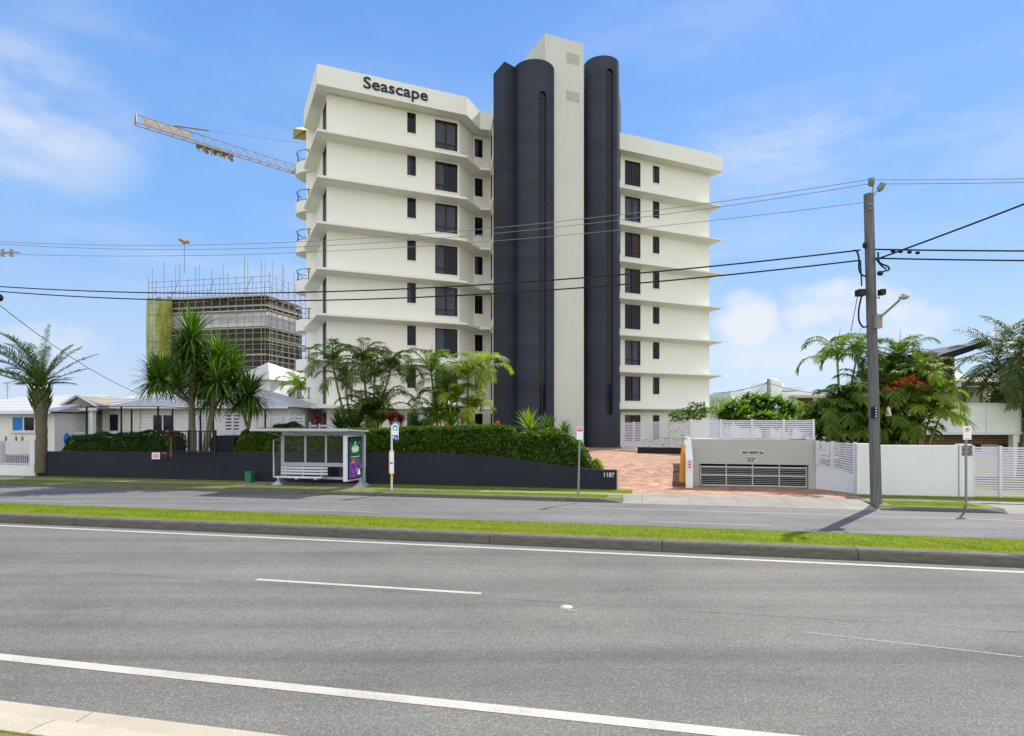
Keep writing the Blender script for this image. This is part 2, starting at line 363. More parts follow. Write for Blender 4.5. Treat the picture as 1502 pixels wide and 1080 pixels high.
# ================= camera, sky, sun =================
cam = bpy.data.cameras.new('camera'); co = bpy.data.objects.new('camera', cam); col.objects.link(co); scene.camera = co
cam.sensor_width = 36; cam.lens = 36*F/1502; cam.shift_y = 80/1502; cam.clip_end = 3000; cam.clip_start = .1
co.location = (0, 0, H); co.rotation_euler = (R(90), 0, 0)
SUNH = Vector((.66, .75)).normalized(); EL = R(50)
sun = bpy.data.lights.new('sun', 'SUN'); so = bpy.data.objects.new('sun', sun); col.objects.link(so)
sun.energy = 4.3; sun.angle = R(.55); sun.color = (1, .955, .88)
sd = Vector((SUNH.x*math.cos(EL), SUNH.y*math.cos(EL), math.sin(EL)))
so.rotation_euler = sd.to_track_quat('Z', 'Y').to_euler(); so.location = (30, 30, 60)
w = bpy.data.worlds.new('World'); scene.world = w; w.use_nodes = True; nt = w.node_tree
bg = nt.nodes['Background']; bg.inputs['Strength'].default_value = .15
sky = nt.nodes.new('ShaderNodeTexSky'); sky.sky_type = 'NISHITA'; sky.sun_disc = False
sky.sun_elevation = EL; sky.sun_rotation = math.atan2(SUNH.x, SUNH.y); sky.altitude = 0; sky.air_density = 1.0; sky.dust_density = .6; sky.ozone_density = 2.2
tc = nt.nodes.new('ShaderNodeTexCoord'); gv = tc.outputs['Generated']
sep = nt.nodes.new('ShaderNodeSeparateXYZ'); nt.links.new(gv, sep.inputs[0])
def mth(op, a, b=None, c=None):
    n = nt.nodes.new('ShaderNodeMath'); n.operation = op
    for i, x in enumerate((a, b, c)):
        if x is None: continue
        if isinstance(x, (int, float)): n.inputs[i].default_value = x
        else: nt.links.new(x, n.inputs[i])
    return n.outputs[0]
def skyspot(az, el, wa, we):   # soft elliptical region of sky round a compass bearing and height (radians)
    a = mth('ARCTAN2', sep.outputs[0], sep.outputs[1]); e = mth('ARCSINE', sep.outputs[2])
    da = mth('DIVIDE', mth('SUBTRACT', a, az), wa); de = mth('DIVIDE', mth('SUBTRACT', e, el), we)
    r2 = mth('ADD', mth('MULTIPLY', da, da), mth('MULTIPLY', de, de))
    return mth('MAXIMUM', mth('SUBTRACT', 1.0, r2), 0.0)
def vmap(scale, rot=(0,0,0), loc=(0,0,0)):
    m = nt.nodes.new('ShaderNodeMapping'); m.inputs['Scale'].default_value = scale; m.inputs['Rotation'].default_value = rot; m.inputs['Location'].default_value = loc
    nt.links.new(gv, m.inputs[0]); return m.outputs[0]
def smooth(v, lo, hi):
    n = nt.nodes.new('ShaderNodeMapRange'); n.interpolation_type = 'SMOOTHSTEP'; nt.links.new(v, n.inputs[0])
    n.inputs[1].default_value = lo; n.inputs[2].default_value = hi; return n.outputs[0]
def AZ(px): return math.atan2(px-CX, F)
def ELV(px, y): return math.atan2(HY-y, math.hypot(F, px-CX))
skyc = mix(nt, 1.0, sky.outputs[0], SKYTINT, 'MULTIPLY')
puff = noise(nt, vmap((9, 9, 15)), 1.6, 9, .62); wisp = noise(nt, vmap((2.2, 2.2, 9), (0, R(14), 0)), 1.5, 8, .6)
wisp2 = noise(nt, vmap((3, 3, 7), (0, R(-8), 0), (3,1,2)), 1.7, 8, .55)
cl = None
fine_ = noise(nt, vmap((9, 9, 22), (0, R(18), 0)), 2.2, 8, .65)
wsp = mix(nt, .2, wisp, fine_); wsp2 = mix(nt, .2, wisp2, fine_)
for (px, y, wx, wy, k, src, lo, hi) in (
    (1100, 470, .075, .062, 1.0, puff, .30, .80), (1225, 450, .15, .055, .9, puff, .34, .85), (1330, 470, .08, .05, .8, puff, .34, .85), (1150, 520, .20, .055, .6, puff, .3, .8),
    (75, 500, .10, .05, .55, puff, .4, .9),
    (15, 165, .18, .12, .75, wsp2, .30, .62), (80, 60, .30, .13, .22, wsp2, .40, .7), (1180, 215, .34, .09, .48, wsp, .36, .66), (1470, 190, .30, .12, .32, wsp, .36, .68),
    (560, 190, .40, .11, .2, wsp, .36, .68), (1000, 40, .3, .08, .2, wsp2, .38, .7), (1480, 400, .3, .08, .3, wsp2, .36, .7), (350, 130, .45, .15, .12, wsp2, .36, .7), (700,420,1.2,.16,.30,wsp,.36,.7)):
    s_ = skyspot(AZ(px), ELV(px, y), wx, wy)
    if src is puff: v_ = mth('MULTIPLY', smooth(mth('MULTIPLY', mth('ADD', src, mth('MULTIPLY', s_, .25)), mth('POWER', s_, .45)), lo, hi), k)
    else: v_ = mth('MULTIPLY', mth('MULTIPLY', smooth(src, lo, hi), mth('POWER', s_, 1.2)), k)
    cl = v_ if cl is None else mth('MAXIMUM', cl, v_)
grad = ramp(nt, sep.outputs[2], [(0, tuple(x/8 for x in SK0)), (.10, tuple(x/8 for x in SK1)), (.28, tuple(x/8 for x in SK2)), (.60, tuple(x/8 for x in SK3)), (1.0, tuple(x/8 for x in SK4))])
grad = mix(nt, 1.0, grad, (8.0, 8.0, 8.0), 'MULTIPLY')
skyc = mix(nt, .85, skyc, grad)
skyc = mix(nt, mth('MINIMUM', cl, .92), skyc, CLC)
# bright clouds added, unseen, behind the camera as fill for the shaded facades
fill_noise = noise(nt, vmap((1.6, 1.6, 3.2)), 1.3, 7, .55)
bk = mth('MULTIPLY', smooth(mth('ADD', fill_noise, mth('MULTIPLY', mth('SUBTRACT', -.12, sep.outputs[1]), .8)), .42, .62), smooth(mth('SUBTRACT', .05, sep.outputs[1]), 0.0, .30))
skyc = mix(nt, mth('MULTIPLY', bk, .9), skyc, FILLC)
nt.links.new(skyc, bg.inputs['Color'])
vs = scene.view_settings; vs.view_transform = 'Standard'; vs.look = 'None'; vs.gamma = 1; vs.exposure = EXPO

# ================= ground, roads =================
def sheet(name, poly, z, mat, kind='structure', th=None):
    mb = MB(); n = len(poly); Z = z if isinstance(z, (list, tuple)) else [z]*n
    mb.add([(p[0], p[1], Z[i]) for i, p in enumerate(poly)], [tuple(range(n))])
    o = mb.build(name, mat)
    if o.data.polygons[0].normal.z < 0: o.data.flip_normals()
    return tag(o, kind=kind)
def rpoly(s0, s1, t0, t1): return [RF(s0,t0), RF(s1,t0), RF(s1,t1), RF(s0,t1)]
# the ground sheet lies a little under the roads and lawns, out to the horizon
sheet('ground', rpoly(-1500, 1500, -600, 2500), -.03, M['ground'])
sheet('road', rpoly(-160, 160, 4.44, 12.6), 0, M['asphalt_near'])
sheet('road', rpoly(-160, 160, 14.1, 19.85), 0, M['asphalt_far'])
def strip(name, s0, s1, t0, t1, z=.004): return sheet(name, rpoly(s0, s1, t0, t1), z, M['paint'])
strip('edge_line', -160, 160, 5.22, 5.37); strip('edge_line', -160, 160, 12.0, 12.12)
s0 = s_at(368, 8.66); L = s_at(702, 8.66)-s0
for k in range(-5, 6):
    a = s0+k*(L+9.2)
    sheet('lane_line', rpoly(a, a+L, 8.76, 8.86), .004, M['paint'])
for k in range(-6, 7):
    a = s_at(9, 16.2)+k*10.6; sheet('lane_line', rpoly(a, a+3.0, 16.1, 16.2), .004, M['paint_old'])
sheet('edge_line', rpoly(s_at(815, 18.4), 160, 18.35, 18.46), .004, M['paint_old'])
sheet('verge_lawn', rpoly(-160, 160, -20, 3.9), .11, M['turf'])
# kerbs: profile in (t,z) swept along the road
def kerb(name, prof, s0, s1, mat, seg=3.6, gap=.014, z0=0):
    mb = MB(ROAD); s = s0
    while s < s1:
        e = min(s+seg-gap, s1); n = len(prof)
        mb.add([(s, p[0], p[1]+z0) for p in prof]+[(e, p[0], p[1]+z0) for p in prof],
               [tuple(range(n)), tuple(range(2*n-1, n-1, -1))]+[(i, (i+1)%n, n+(i+1)%n, n+i) for i in range(n)])
        s += seg
    return tag(mb.build(name, mat), kind='structure')
kerb('gutter', [(4.46,.006),(4.46,-.1),(3.85,-.1),(3.85,.125),(4.0,.125),(4.1,.11),(4.16,.03),(4.2,-.004),(4.42,.006)], -120, 120, M['gutter'])
km = [(12.47,-.05),(12.47,.02),(12.50,.16),(12.53,.19),(12.56,.20),(12.78,.205),(12.78,-.05)]
kerb('median_kerb', km, -118.4, 120, M['kerb'])
kerb('median_kerb', [(14.42,-.05),(14.42,.02),(14.40,.15),(14.36,.19),(14.3,.195),(14.2,.195),(14.2,-.05)], -120, 120, M['kerb'])
mb = MB(ROAD)
for i in range(160):
    s = -80+i
    mb.add([(s,12.76,.19),(s+1,12.76,.19),(s+1,13.4,.235),(s,13.4,.235),(s+1,14.24,.185),(s,14.24,.185)], [(0,1,2,3),(3,2,4,5)])
mb.add([(-160,12.76,.19),(-80,12.76,.19),(-80,14.24,.185),(-160,14.24,.185),(80,12.76,.19),(160,12.76,.19),(160,14.24,.185),(80,14.24,.185)], [(0,1,2,3),(4,5,6,7)])
tag(mb.build('median_lawn', M['turf']), kind='structure')
KT = 19.72
sL, sA, sB, sC, sD = s_at(57, 22.3), s_at(912, KT), s_at(1290, KT), s_at(1478, KT), s_at(905, 22.3)
kp = [(KT,-.05),(KT,.02),(KT+.02,.10),(KT+.05,.125),(KT+.08,.13),(KT+.3,.132),(KT+.3,-.05)]
def kerbend(s0, d):  # lowered end of a kerb
    mb = MB(ROAD); n = len(kp); hi = kp; lo = [(p[0], min(p[1], .012) if p[0] < KT+.2 else p[1]-.02) for p in kp]
    a, b = (s0, s0+.75*d)
    mb.add([(a, *p) for p in hi]+[(b, *p) for p in lo], [tuple(range(n)), tuple(range(2*n-1, n-1, -1))]+[(i, (i+1)%n, n+(i+1)%n, n+i) for i in range(n)])
    tag(mb.build('kerb_end', M['kerb']), kind='structure')
sKL = s_at(-60, KT)
kerb('kerb', kp, -120, sA-.7, M['kerb'], 2.4); kerb('kerb', kp, sB+.7, sC-.7, M['kerb'], 2.4)
kerbend(sA-.7, 1); kerbend(sB+.7, -1); kerbend(sC-.7, 1)
# verge beyond the far kerb
VZ = .118
sheet('verge_lawn', rpoly(-120, sA, KT+.28, 22.7), VZ, M['turf'])
sheet('verge_lawn', rpoly(sB, sC, KT+.28, 22.9), VZ, M['turf'])
sheet('verge_lawn', rpoly(sC+8, 120, KT+.28, 22.9), VZ, M['turf'])
sheet('footpath', rpoly(-120, s_at(330, 21), 20.9, 21.75), VZ+.006, M['path'])
sheet('footpath', rpoly(s_at(330, 21), s_at(560, 21), KT+.28, 22.45), VZ+.007, M['path'])
sheet('footpath', rpoly(s_at(560, 21), sA+.01, 20.75, 21.35), VZ+.006, M['path'])
sheet('footpath', rpoly(sB, sC+20, 21.1, 21.9), VZ+.006, M['path'])
sheet('driveway_crossing', [RF(s_at(-120,22),20.6), RF(s_at(52,21.5),20.6), RF(s_at(40,22.3),22.3), RF(s_at(-120,22),22.3)], VZ+.009, M['concrete'])
# crossings: ramp from the road up to footpath level
for a, b, nm in ((sA-.0, sB, 'driveway_crossing'), (sC, sC+8, 'driveway_crossing')):
    mb = MB(ROAD)
    g = [(a,KT-.1,.004),(b,KT-.1,.004),(b,KT+.5,.06),(a,KT+.5,.06),(b,21.5,VZ+.004),(a,21.5,VZ+.004),(a,KT-.1,-.1),(b,KT-.1,-.1)]
    mb.add(g, [(0,1,2,3),(3,2,4,5)]); tag(mb.build(nm, M['path']), kind='structure')
sheet('driveway_apron', rpoly(sC, sC+8, 21.5, 22.9), VZ+.002, M['path'])
# brick paved forecourt in front of the garage
gl, gr = s_at(905, 22.3), s_at(1256, 22.7)
sheet('paved_forecourt', [RF(gl-.05,21.5), RF(gr,21.5), RF(gr,23.0), RF(s_at(1200,24.6),24.9), RF(s_at(1008,24.6),24.9), RF(s_at(1008,22.7),23.3), RF(gl-.05,23.3)], VZ+.004, M['brick'])
# brick drive climbing to the tower
prof = [(22.2,.09),(22.9,.128),(23.6,.17),(24.6,.34),(26,.58),(28,.74),(32,.83),(38.6,.86),(43,.87)]
mb = MB(); Ls = []; 
for d, z in prof:
    a = 3.65+(d-22.9)*.05 if d < 28 else (858-CX)/F*d
    b = (1012-CX)/F*d if d > 23.4 else 7.0
    Ls.append(((a, d, z), (b+.1, d, z)))
for i in range(len(Ls)-1):
    mb.add([Ls[i][0], Ls[i][1], Ls[i+1][1], Ls[i+1][0]], [(0,1,2,3)])
tag(mb.build('paved_drive', M['brick']), kind='structure')
# raised garden terrace behind the long wall
gb = []
for px, z in ((56,1.0),(330,1.0),(600,1.05),(700,1.0),(760,.9),(840,.66),(885,.55)):
    p = tp(px, 22.75); gb.append((p.x, p.y, z))
mb = MB(); far = [(p[0]*1.3 if p[0] < 0 else p[0], 33, .85) for p in gb]; far[-1] = (4.4, 30, .8); far[-2] = (3.6, 31, .82); far[-3] = (1.5, 33, .85)
for i in range(len(gb)-1): mb.add([gb[i], gb[i+1], far[i+1], far[i]], [(0,1,2,3)])
tag(mb.build('garden_bed', M['mulch']), kind='structure')
sheet('terrace', [(-90,29.5),(-30,30),(3.0,30),(3.9,34),(4.0,80),(-90,80)], .84, M['ground'])
sheet('terrace', [(9.1,29.9),(40,29.4),(60,80),(23.6,80)], .80, M['ground'])
sheet('neighbour_yard', [RF(s_at(1256,23),22.8), RF(60,22.8), RF(60,60), RF(s_at(1256,23),60)], .12, M['turf'])
sheet('neighbour_yard', [RF(-60,22.75), RF(s_at(56,22.6),22.75), RF(s_at(56,22.6)-3,34), RF(-60,34)], .3, M['ground'])

# blades of grass
def grass(name, regs, mat, h0, h1, w):
    VV = []; 
    for (s0, s1, t0, t1, z, n) in regs:
        s = rng.uniform(s0, s1, n); t = rng.uniform(t0, t1, n); x = s*CA+t*SA; y = -s*SA+t*CA
        a = rng.uniform(0, 6.28, n); h = rng.uniform(h0, h1, n); l = rng.uniform(-.6, .6, (n,2))*h[:,None]
        zz = np.full(n, z) if not callable(z) else z(s, t)
        dx = np.cos(a)*w/2; dy = np.sin(a)*w/2
        v = np.stack([np.stack([x-dx,y-dy,zz],1), np.stack([x+dx,y+dy,zz],1), np.stack([x+l[:,0],y+l[:,1],zz+h],1)],1)
        VV.append(v.reshape(-1,3))
    V = np.concatenate(VV); Q = np.arange(len(V)).reshape(-1,3)
    return tag(npmesh(name, V, Q, mat), kind='stuff')
mz = lambda s, t: .185+.045*np.clip(1-np.abs(t-13.4)/.75, 0, 1)
grass('grass', [(-30, 24, 12.86, 14.25, mz, 120000), (-16, 14, 12.84, 13.1, mz, 9000)], M['blade'], .02, .055, .013)
grass('dry_grass', [(-26, 20, 12.70, 12.90, mz, 14000), (-26, 20, 12.85, 13.1, mz, 5000)], M['dry'], .015, .045, .012)
rg = [(s_at(-10,20), s_at(560,20.3), KT+.3, 20.88, VZ, 26000), (s_at(-10,22), s_at(350,22), 21.76, 22.4, VZ, 14000), (s_at(560,20.3), sA-.5, KT+.3, 20.74, VZ, 26000),
      (s_at(545,22), sA+.3, 21.36, 22.32, VZ, 26000), (sB+.5, sC-.5, KT+.3, 21.1, VZ, 20000), (sB+.2, sC+4, 21.9, 22.65, VZ, 16000)]
grass('grass', rg, M['blade'], .02, .05, .014)
grass('grass', [(-9, 3, 2.6, 3.84, .11, 26000)], M['blade'], .02, .05, .007)

for (pts_) in ([(1180,928),(1290,941),(1400,953),(1502,965)],):
    g_ = [Vector(((px-CX)/F*(H*F/(y-HY)), H*F/(y-HY), 0)) for px, y in pts_]
    sheet('old_lane_mark', [p for p in g_]+[p+Vector((0,.035,0)) for p in g_[::-1]], .003, M['paint_old'])
# ================= long charcoal garden wall =================
T0 = 22.35; TH = .22
pts_wall = pts = [(55,1.27),(180,1.31),(330,1.34),(480,1.37),(640,1.38),(685,1.37),(715,1.32),(760,1.20),(800,1.06),(840,.93),(870,.865),(905,.85)]
mb = MB(ROAD)
for i in range(len(pts)-1):
    a, b = s_at(pts[i][0], T0), s_at(pts[i+1][0], T0)
    za, zb = pts[i][1], pts[i+1][1]
    mb.add([(a,T0,0),(b,T0,0),(b,T0+TH,0),(a,T0+TH,0),(a,T0,za-.015),(b,T0,zb-.015),(b,T0+.015,zb),(a,T0+.015,za),(b,T0+TH,zb),(a,T0+TH,za)],
           [(0,1,5,4),(4,5,6,7),(7,6,8,9),(9,8,2,3)]+([(0,4,7,9,3)] if i == 0 else [])+([(1,2,8,6,5)] if i == len(pts)-2 else []))
gw = mb.build('garden_wall', M['darkwall'])
tag(gw, 'long low charcoal painted garden wall with house number 1187 at its lower end', 'wall')
zc = .845; e = s_at(905, T0)
MB(ROAD).box(e-.005, e+.05, T0-.02, T0+TH+.02, .1, .875).build('end_cap', M['siteslab'], gw)
text('house_number', '1187', .225, M['letter'], ROAD @ Matrix.Translation((s_at(884.5, T0), T0-.012, .60)), gw, .02, .004, xs=.92)
mb = MB(ROAD)   # raised planter block next to the gate
a, b = s_at(312, 23.6), s_at(347, 23.6)
mb.extr([(a,.9),(b,.9),(b,1.98),(a+.35,2.02),(a+.12,1.95),(a,1.8)], 23.4, 24.6)
tag(mb.build('planter_block', M['darkwall']), 'raised charcoal masonry block with a rounded shoulder behind the garden wall', 'wall')
for nm, px0, px1, y0, y1, mt, lab in (('notice_sign', 223.5, 235, 664, 673.5, 'signwhite', 'small white notice with red lettering on the charcoal wall'),
                                  ('notice_sign', 235.7, 246.5, 664, 675, 'black', 'small black notice board with a red flower motif on the charcoal wall')):
    a, b = s_at(px0, T0), s_at(px1, T0); d = tp(px0, T0).y
    o = tag(MB(ROAD).box(a, b, T0-.03, T0-.002, zat(y1,d), zat(y0,d)).build(nm, M[mt]), lab, 'sign')
    w_ = b-a; zt = zat(y0,d)
    if mt == 'signwhite':
        for k in range(4): MB(ROAD).box(a+.05, b-.05-.03*(k%2), T0-.034, T0-.031, zt-.08-.05*k, zt-.055-.05*k).build('printed_line', M['red'], o)
    else:
        mbf = MB(ROAD)
        for k in range(6): mbf.ball((a+w_*(.35+.1*k), T0-.036, zt-.03-.04*((k*3)%3)), .04, .008, .035, 6, 4)
        mbf.build('red_motif', M['red'], o)

# ================= apartment building =================
BZ = .85; FH = 2.85; ZT = [BZ+FH*k for k in range(9)]   # ZT[1]=3.7 ... ZT[8]=23.65
bld = empty('apartment_building', (0, 42, BZ), 'tall white apartment building with dark rounded stair towers and Seascape on the fascia', 'apartment block')
def wallopen(mb, p0, p1, z0, z1, ops, depth=.2):
    dx, dy = p1[0]-p0[0], p1[1]-p0[1]; L = math.hypot(dx, dy); ux, uy = dx/L, dy/L; ix, iy = -uy, ux
    P = lambda s, z, d=0: (p0[0]+ux*s+ix*d, p0[1]+uy*s+iy*d, z)
    S = sorted({0, L} | {o[0] for o in ops} | {o[1] for o in ops}); Z = sorted({z0, z1} | {o[2] for o in ops} | {o[3] for o in ops})
    for i in range(len(S)-1):
        for j in range(len(Z)-1):
            sm, zm = (S[i]+S[i+1])/2, (Z[j]+Z[j+1])/2
            if any(o[0] < sm < o[1] and o[2] < zm < o[3] for o in ops): continue
            mb.add([P(S[i],Z[j]),P(S[i+1],Z[j]),P(S[i+1],Z[j+1]),P(S[i],Z[j+1])], [(0,1,2,3)])
    for a, b, c, d in ops:
        mb.add([P(a,c),P(b,c),P(b,d),P(a,d),P(a,c,depth),P(b,c,depth),P(b,d,depth),P(a,d,depth)], [(0,1,5,4),(1,2,6,5),(2,3,7,6),(3,0,4,7)])
def window(parent, T, w, h, kind='big', k=0, sill=True):
    mb = MB(T); f = .055
    mb.box(0, w, .05, .11, 0, f); mb.box(0, w, .05, .11, h-f, h); mb.box(0, f, .05, .11, f, h-f); mb.box(w-f, w, .05, .11, f, h-f)
    if kind == 'big': mb.box(w*.5-.045, w*.5+.045, .045, .105, f, h-f); mb.box(f, w-f, .047, .107, h*.2, h*.2+.06)
    if kind == 'small': mb.box(w*.5-.02, w*.5+.02, .055, .105, f, h-f)
    o = mb.build('window', M['frame'], parent)
    MB(T).quad((f,.085,f),(w-f,.085,f),(w-f,.085,h-f),(f,.085,h-f)).build('pane', M['glass'], o)
    m = MB(T); m.add([(0,.19,0),(w,.19,0),(w,.19,h),(0,.19,h),(0,.7,0),(w,.7,0),(w,.7,h),(0,.7,h)], [(4,5,6,7),(0,1,5,4),(1,2,6,5),(2,3,7,6),(3,0,4,7)])
    m.build('room_recess', M['interior'], o)
    if kind == 'big' and k % 4 != 3:
        x0, x1 = ((f, w*.42), (w*.52, w-f), (f, w*.9), (0,0))[k % 4]; c = MB(T); n = 14
        for i in range(n):
            a = x0+(x1-x0)*i/n; b = x0+(x1-x0)*(i+1)/n; c.quad((a,.2+.02*(i%2),f),(b,.2+.02*((i+1)%2),f),(b,.2+.02*((i+1)%2),h-f),(a,.2+.02*(i%2),h-f))
        c.build('curtain', M['curtain'] if k == 5 and parent is bld and w < 1.6 else M['blind'], o)
    elif kind == 'small' and k % 3 == 1:
        MB(T).quad((f,.2,f),(w*.55,.2,f),(w*.55,.2,h-f),(f,.2,h-f)).build('curtain', M['blind'], o)
    if sill: MB(T).box(-.04, w+.04, -.04, .05, -.07, -.003).build('sill', M['render2'], o)
    return o
def spx(px, p0, p1): q = online(px, p0, p1); return math.hypot(q.x-p0[0], q.y-p0[1])
# left wing plan (outer slab edge / wall face)
C = [(-14.83,42.7),(-12.06,37.1),(-3.07,40.9),tuple(PP(704,0,42.8))[:2],tuple(PP(720,0,43.0))[:2],tuple(PP(723.7,0,41.15))[:2]]
W0 = (-11.75,38.15); W1 = (-3.65,41.57); W2 = tuple(PP(694.5,0,43.55))[:2]; W3 = tuple(PP(718.2,0,44.1))[:2]; W4 = tuple(PP(723.9,0,42.0))[:2]
WL1 = tuple(PP(463.8,0,42.9))[:2]; WL2 = tuple(PP(449.3,0,43.15))[:2]; WL3 = (-12.6,43.9); WL4 = (-12.6,49)
segs = [(WL4,WL3),(WL3,WL2),(WL2,WL1),(WL1,W0),(W0,W1),(W1,W2),(W2,W3),(W3,W4)]
win = []
def add(seg, pxa, pxb, zlo, zhi, kind):
    p0, p1 = seg; return (spx(pxa,p0,p1), spx(pxb,p0,p1), zlo, zhi, kind)
mb = MB()
mb.quad((*WL4,BZ),(*WL3,BZ),(*WL3,24.3),(*WL4,24.3)); mb.quad((*WL3,BZ),(*WL2,BZ),(*WL2,24.3),(*WL3,24.3)); mb.quad((*WL2,BZ),(*WL1,BZ),(*WL1,24.3),(*WL2,24.3))
allw = []
for si, specs in ((3, [(473.0,478.7,.12,2.62,'slit')]), (4, [(597.3,610.2,1.22,2.6,'small'),(638.2,671.3,.52,2.5,'big')]), (5, []), (6, [(696.3,708.2,1.12,2.45,'small')]), (7, [(719.2,722.2,.5,2.5,'slit')])):
    ops = []
    for k in range(8):
        for (a, b, lo, hi, kd) in specs:
            if k == 0 and kd == 'big': continue
            l2, h2 = (lo, hi) if k else (.3 if kd == 'small' and si == 4 else lo, min(hi, 2.4))
            o = add(segs[si], a, b, ZT[k]+l2, ZT[k]+h2, kd); ops.append(o[:4]); allw.append((si, k, o))
    wallopen(mb, segs[si][0], segs[si][1], BZ-.3, 23.75, ops)
# flat closing faces behind
mb.quad((*W4,BZ),(2,50,BZ),(2,50,24.3),(*W4,24.3)); mb.quad((2,50,BZ),(*WL4,BZ),(*WL4,24.3),(2,50,24.3))
mb.build('wing_wall', M['render'], bld)
for si, k, o in allw:
    T = dirframe((*segs[si][0],0), (*segs[si][1],0)) @ Matrix.Translation((o[0],0,o[2]))
    window(bld, T, o[1]-o[0], o[3]-o[2], o[4], (k*2+si) % 4 if o[4] == 'big' else k+si, sill=(o[4] != 'slit'))
def slab(name, outer, inner, z, te=.16, ti=.34):
    # outer: slab edge, inner: matching points on the wall; flat top, soffit deeper at the wall
    mb = MB(); n = len(outer)
    v = [(*p, z) for p in inner]+[(*p, z) for p in outer]+[(*p, z-te) for p in outer]+[(*p, z-ti) for p in inner]
    fs = []
    for i in range(n-1):
        for r in range(3): fs.append((r*n+i, r*n+i+1, (r+1)*n+i+1, (r+1)*n+i))
    fs += [(0,n,2*n,3*n), (n-1,2*n-1,3*n-1,4*n-1)]
    mb.add(v, fs); return mb.build(name, M['render2'], bld)
WLs = (WL1[0]-.25, WL1[1]+.02)
inner = [(-14.2,43.2), WLs, W0, W1, W2, W3, W4]
inner = [tuple(x) for x in (( -14.0,43.05), W0, W1, W2, W3, W4)]
for k in range(1, 8):
    if k == 1:
        ext = [C[0], C[1], C[2], tuple(PP(737,0,41.6))[:2]]
        slab('floor_slab', ext, [inner[0], W0, W1, tuple(PP(737,0,42.6))[:2]], ZT[1], .2, .24)
    else: slab('floor_slab', C, inner, ZT[k], .14, .3)
    if k > 1:   # little upstand where the slab folds back to the tower
        MB(dirframe((*C[4],0),(*C[5],0))).box(.02, math.dist(C[4],C[5])-.02, -.02, .1, ZT[k]-.16, ZT[k]+.42).build('slab_upstand', M['render2'], bld)
# roof fascia of the left wing
def fascia(outer, z0, z1, inn, name='roof_fascia', th=.25):
    mb = MB(); n = len(outer)
    v = [(*p, z0) for p in inn]+[(*p, z0) for p in outer]+[(*p, z1) for p in outer]+[(*p, z1-.02) for p in inn]
    fs = []
    for i in range(n-1):
        for r in range(3): fs.append((r*n+i, r*n+i+1, (r+1)*n+i+1, (r+1)*n+i))
    fs += [(0,n,2*n,3*n), (n-1,2*n-1,3*n-1,4*n-1)]
    mb.add(v, fs); return mb.build(name, M['render2'], bld)
fascia(C, 23.55, 24.8, inner)
MB().prism([(-14.2,43.3),(-11.8,38.2),W1,W2,W3,W4,(2,50),(-12.2,49)], 24.4, 24.5).build('roof_deck', M['siteslab'], bld)
MB().prism([inner[0],W0,W1,W2,W3,W4,(2,50),(-12.4,49)], 23.5, 23.54).build('roof_soffit', M['render2'], bld)
# rounded balconies at the left end
bc = (-14.62, 44.2); br = 1.24
for k in range(1, 8):
    z = ZT[k]; mb = MB(); n = 26; a0, a1 = R(75), R(330); v = []; 
    for i in range(n+1):
        a = a0+(a1-a0)*i/n; c, s = math.cos(a), math.sin(a)
        v += [(bc[0]+br*c, bc[1]+br*s, z-.2), (bc[0]+br*c, bc[1]+br*s, z+.6), (bc[0]+(br-.12)*c, bc[1]+(br-.12)*s, z+.6), (bc[0]+(br-.12)*c, bc[1]+(br-.12)*s, z)]
    v.append((bc[0], bc[1], z-.2)); v.append((bc[0], bc[1], z)); fs = []
    for i in range(n):
        b = 4*i; fs += [(b,b+4,b+5,b+1),(b+1,b+5,b+6,b+2),(b+2,b+6,b+7,b+3),(b,b+4,4*n+4),(b+3,b+7,4*n+5)]
    mb.add(v, fs); bal = mb.build('balcony', M['render2'], bld)
    mr = MB(); pr = br-.06
    ring = [(bc[0]+pr*math.cos(a0+(a1-a0)*i/n), bc[1]+pr*math.sin(a0+(a1-a0)*i/n), z+1.38) for i in range(n+1)]
    mr.tube(ring, .022, 6)
    ring2 = [(p[0],p[1],z+.68) for p in ring]; mr.tube(ring2, .016, 6)
    for i in range(0, n+1, 5):
        mr.tube([(ring[i][0],ring[i][1],z+.58),(ring[i][0],ring[i][1],z+1.38)], .02, 6)
        if i+3 <= n: mr.tube([(ring[i][0],ring[i][1],z+1.2),(ring[i+3][0],ring[i+3][1],z+.68)], .013, 5)
    mr.build('railing', M['frame'], bal)
# lettering on the fascia
pa = online(532, C[1], C[2]); pb = online(626.5, C[1], C[2])
Tt = dirframe((pa.x,pa.y,0),(pb.x,pb.y,0)) @ Matrix.Translation((0,-.03,23.93))
lt = text('name_lettering', 'Seascape', 1.0, M['navy'], Tt, bld, .06, .009)
bb = [v.co for v in lt.data.vertices]; Li = Tt.inverted(); xs_ = [(Li @ c).x for c in bb]
sc = (pb-pa).length/(max(xs_)-min(xs_)); lt.data.transform(Tt @ Matrix.Diagonal((sc,1,1.02,1)) @ Li)

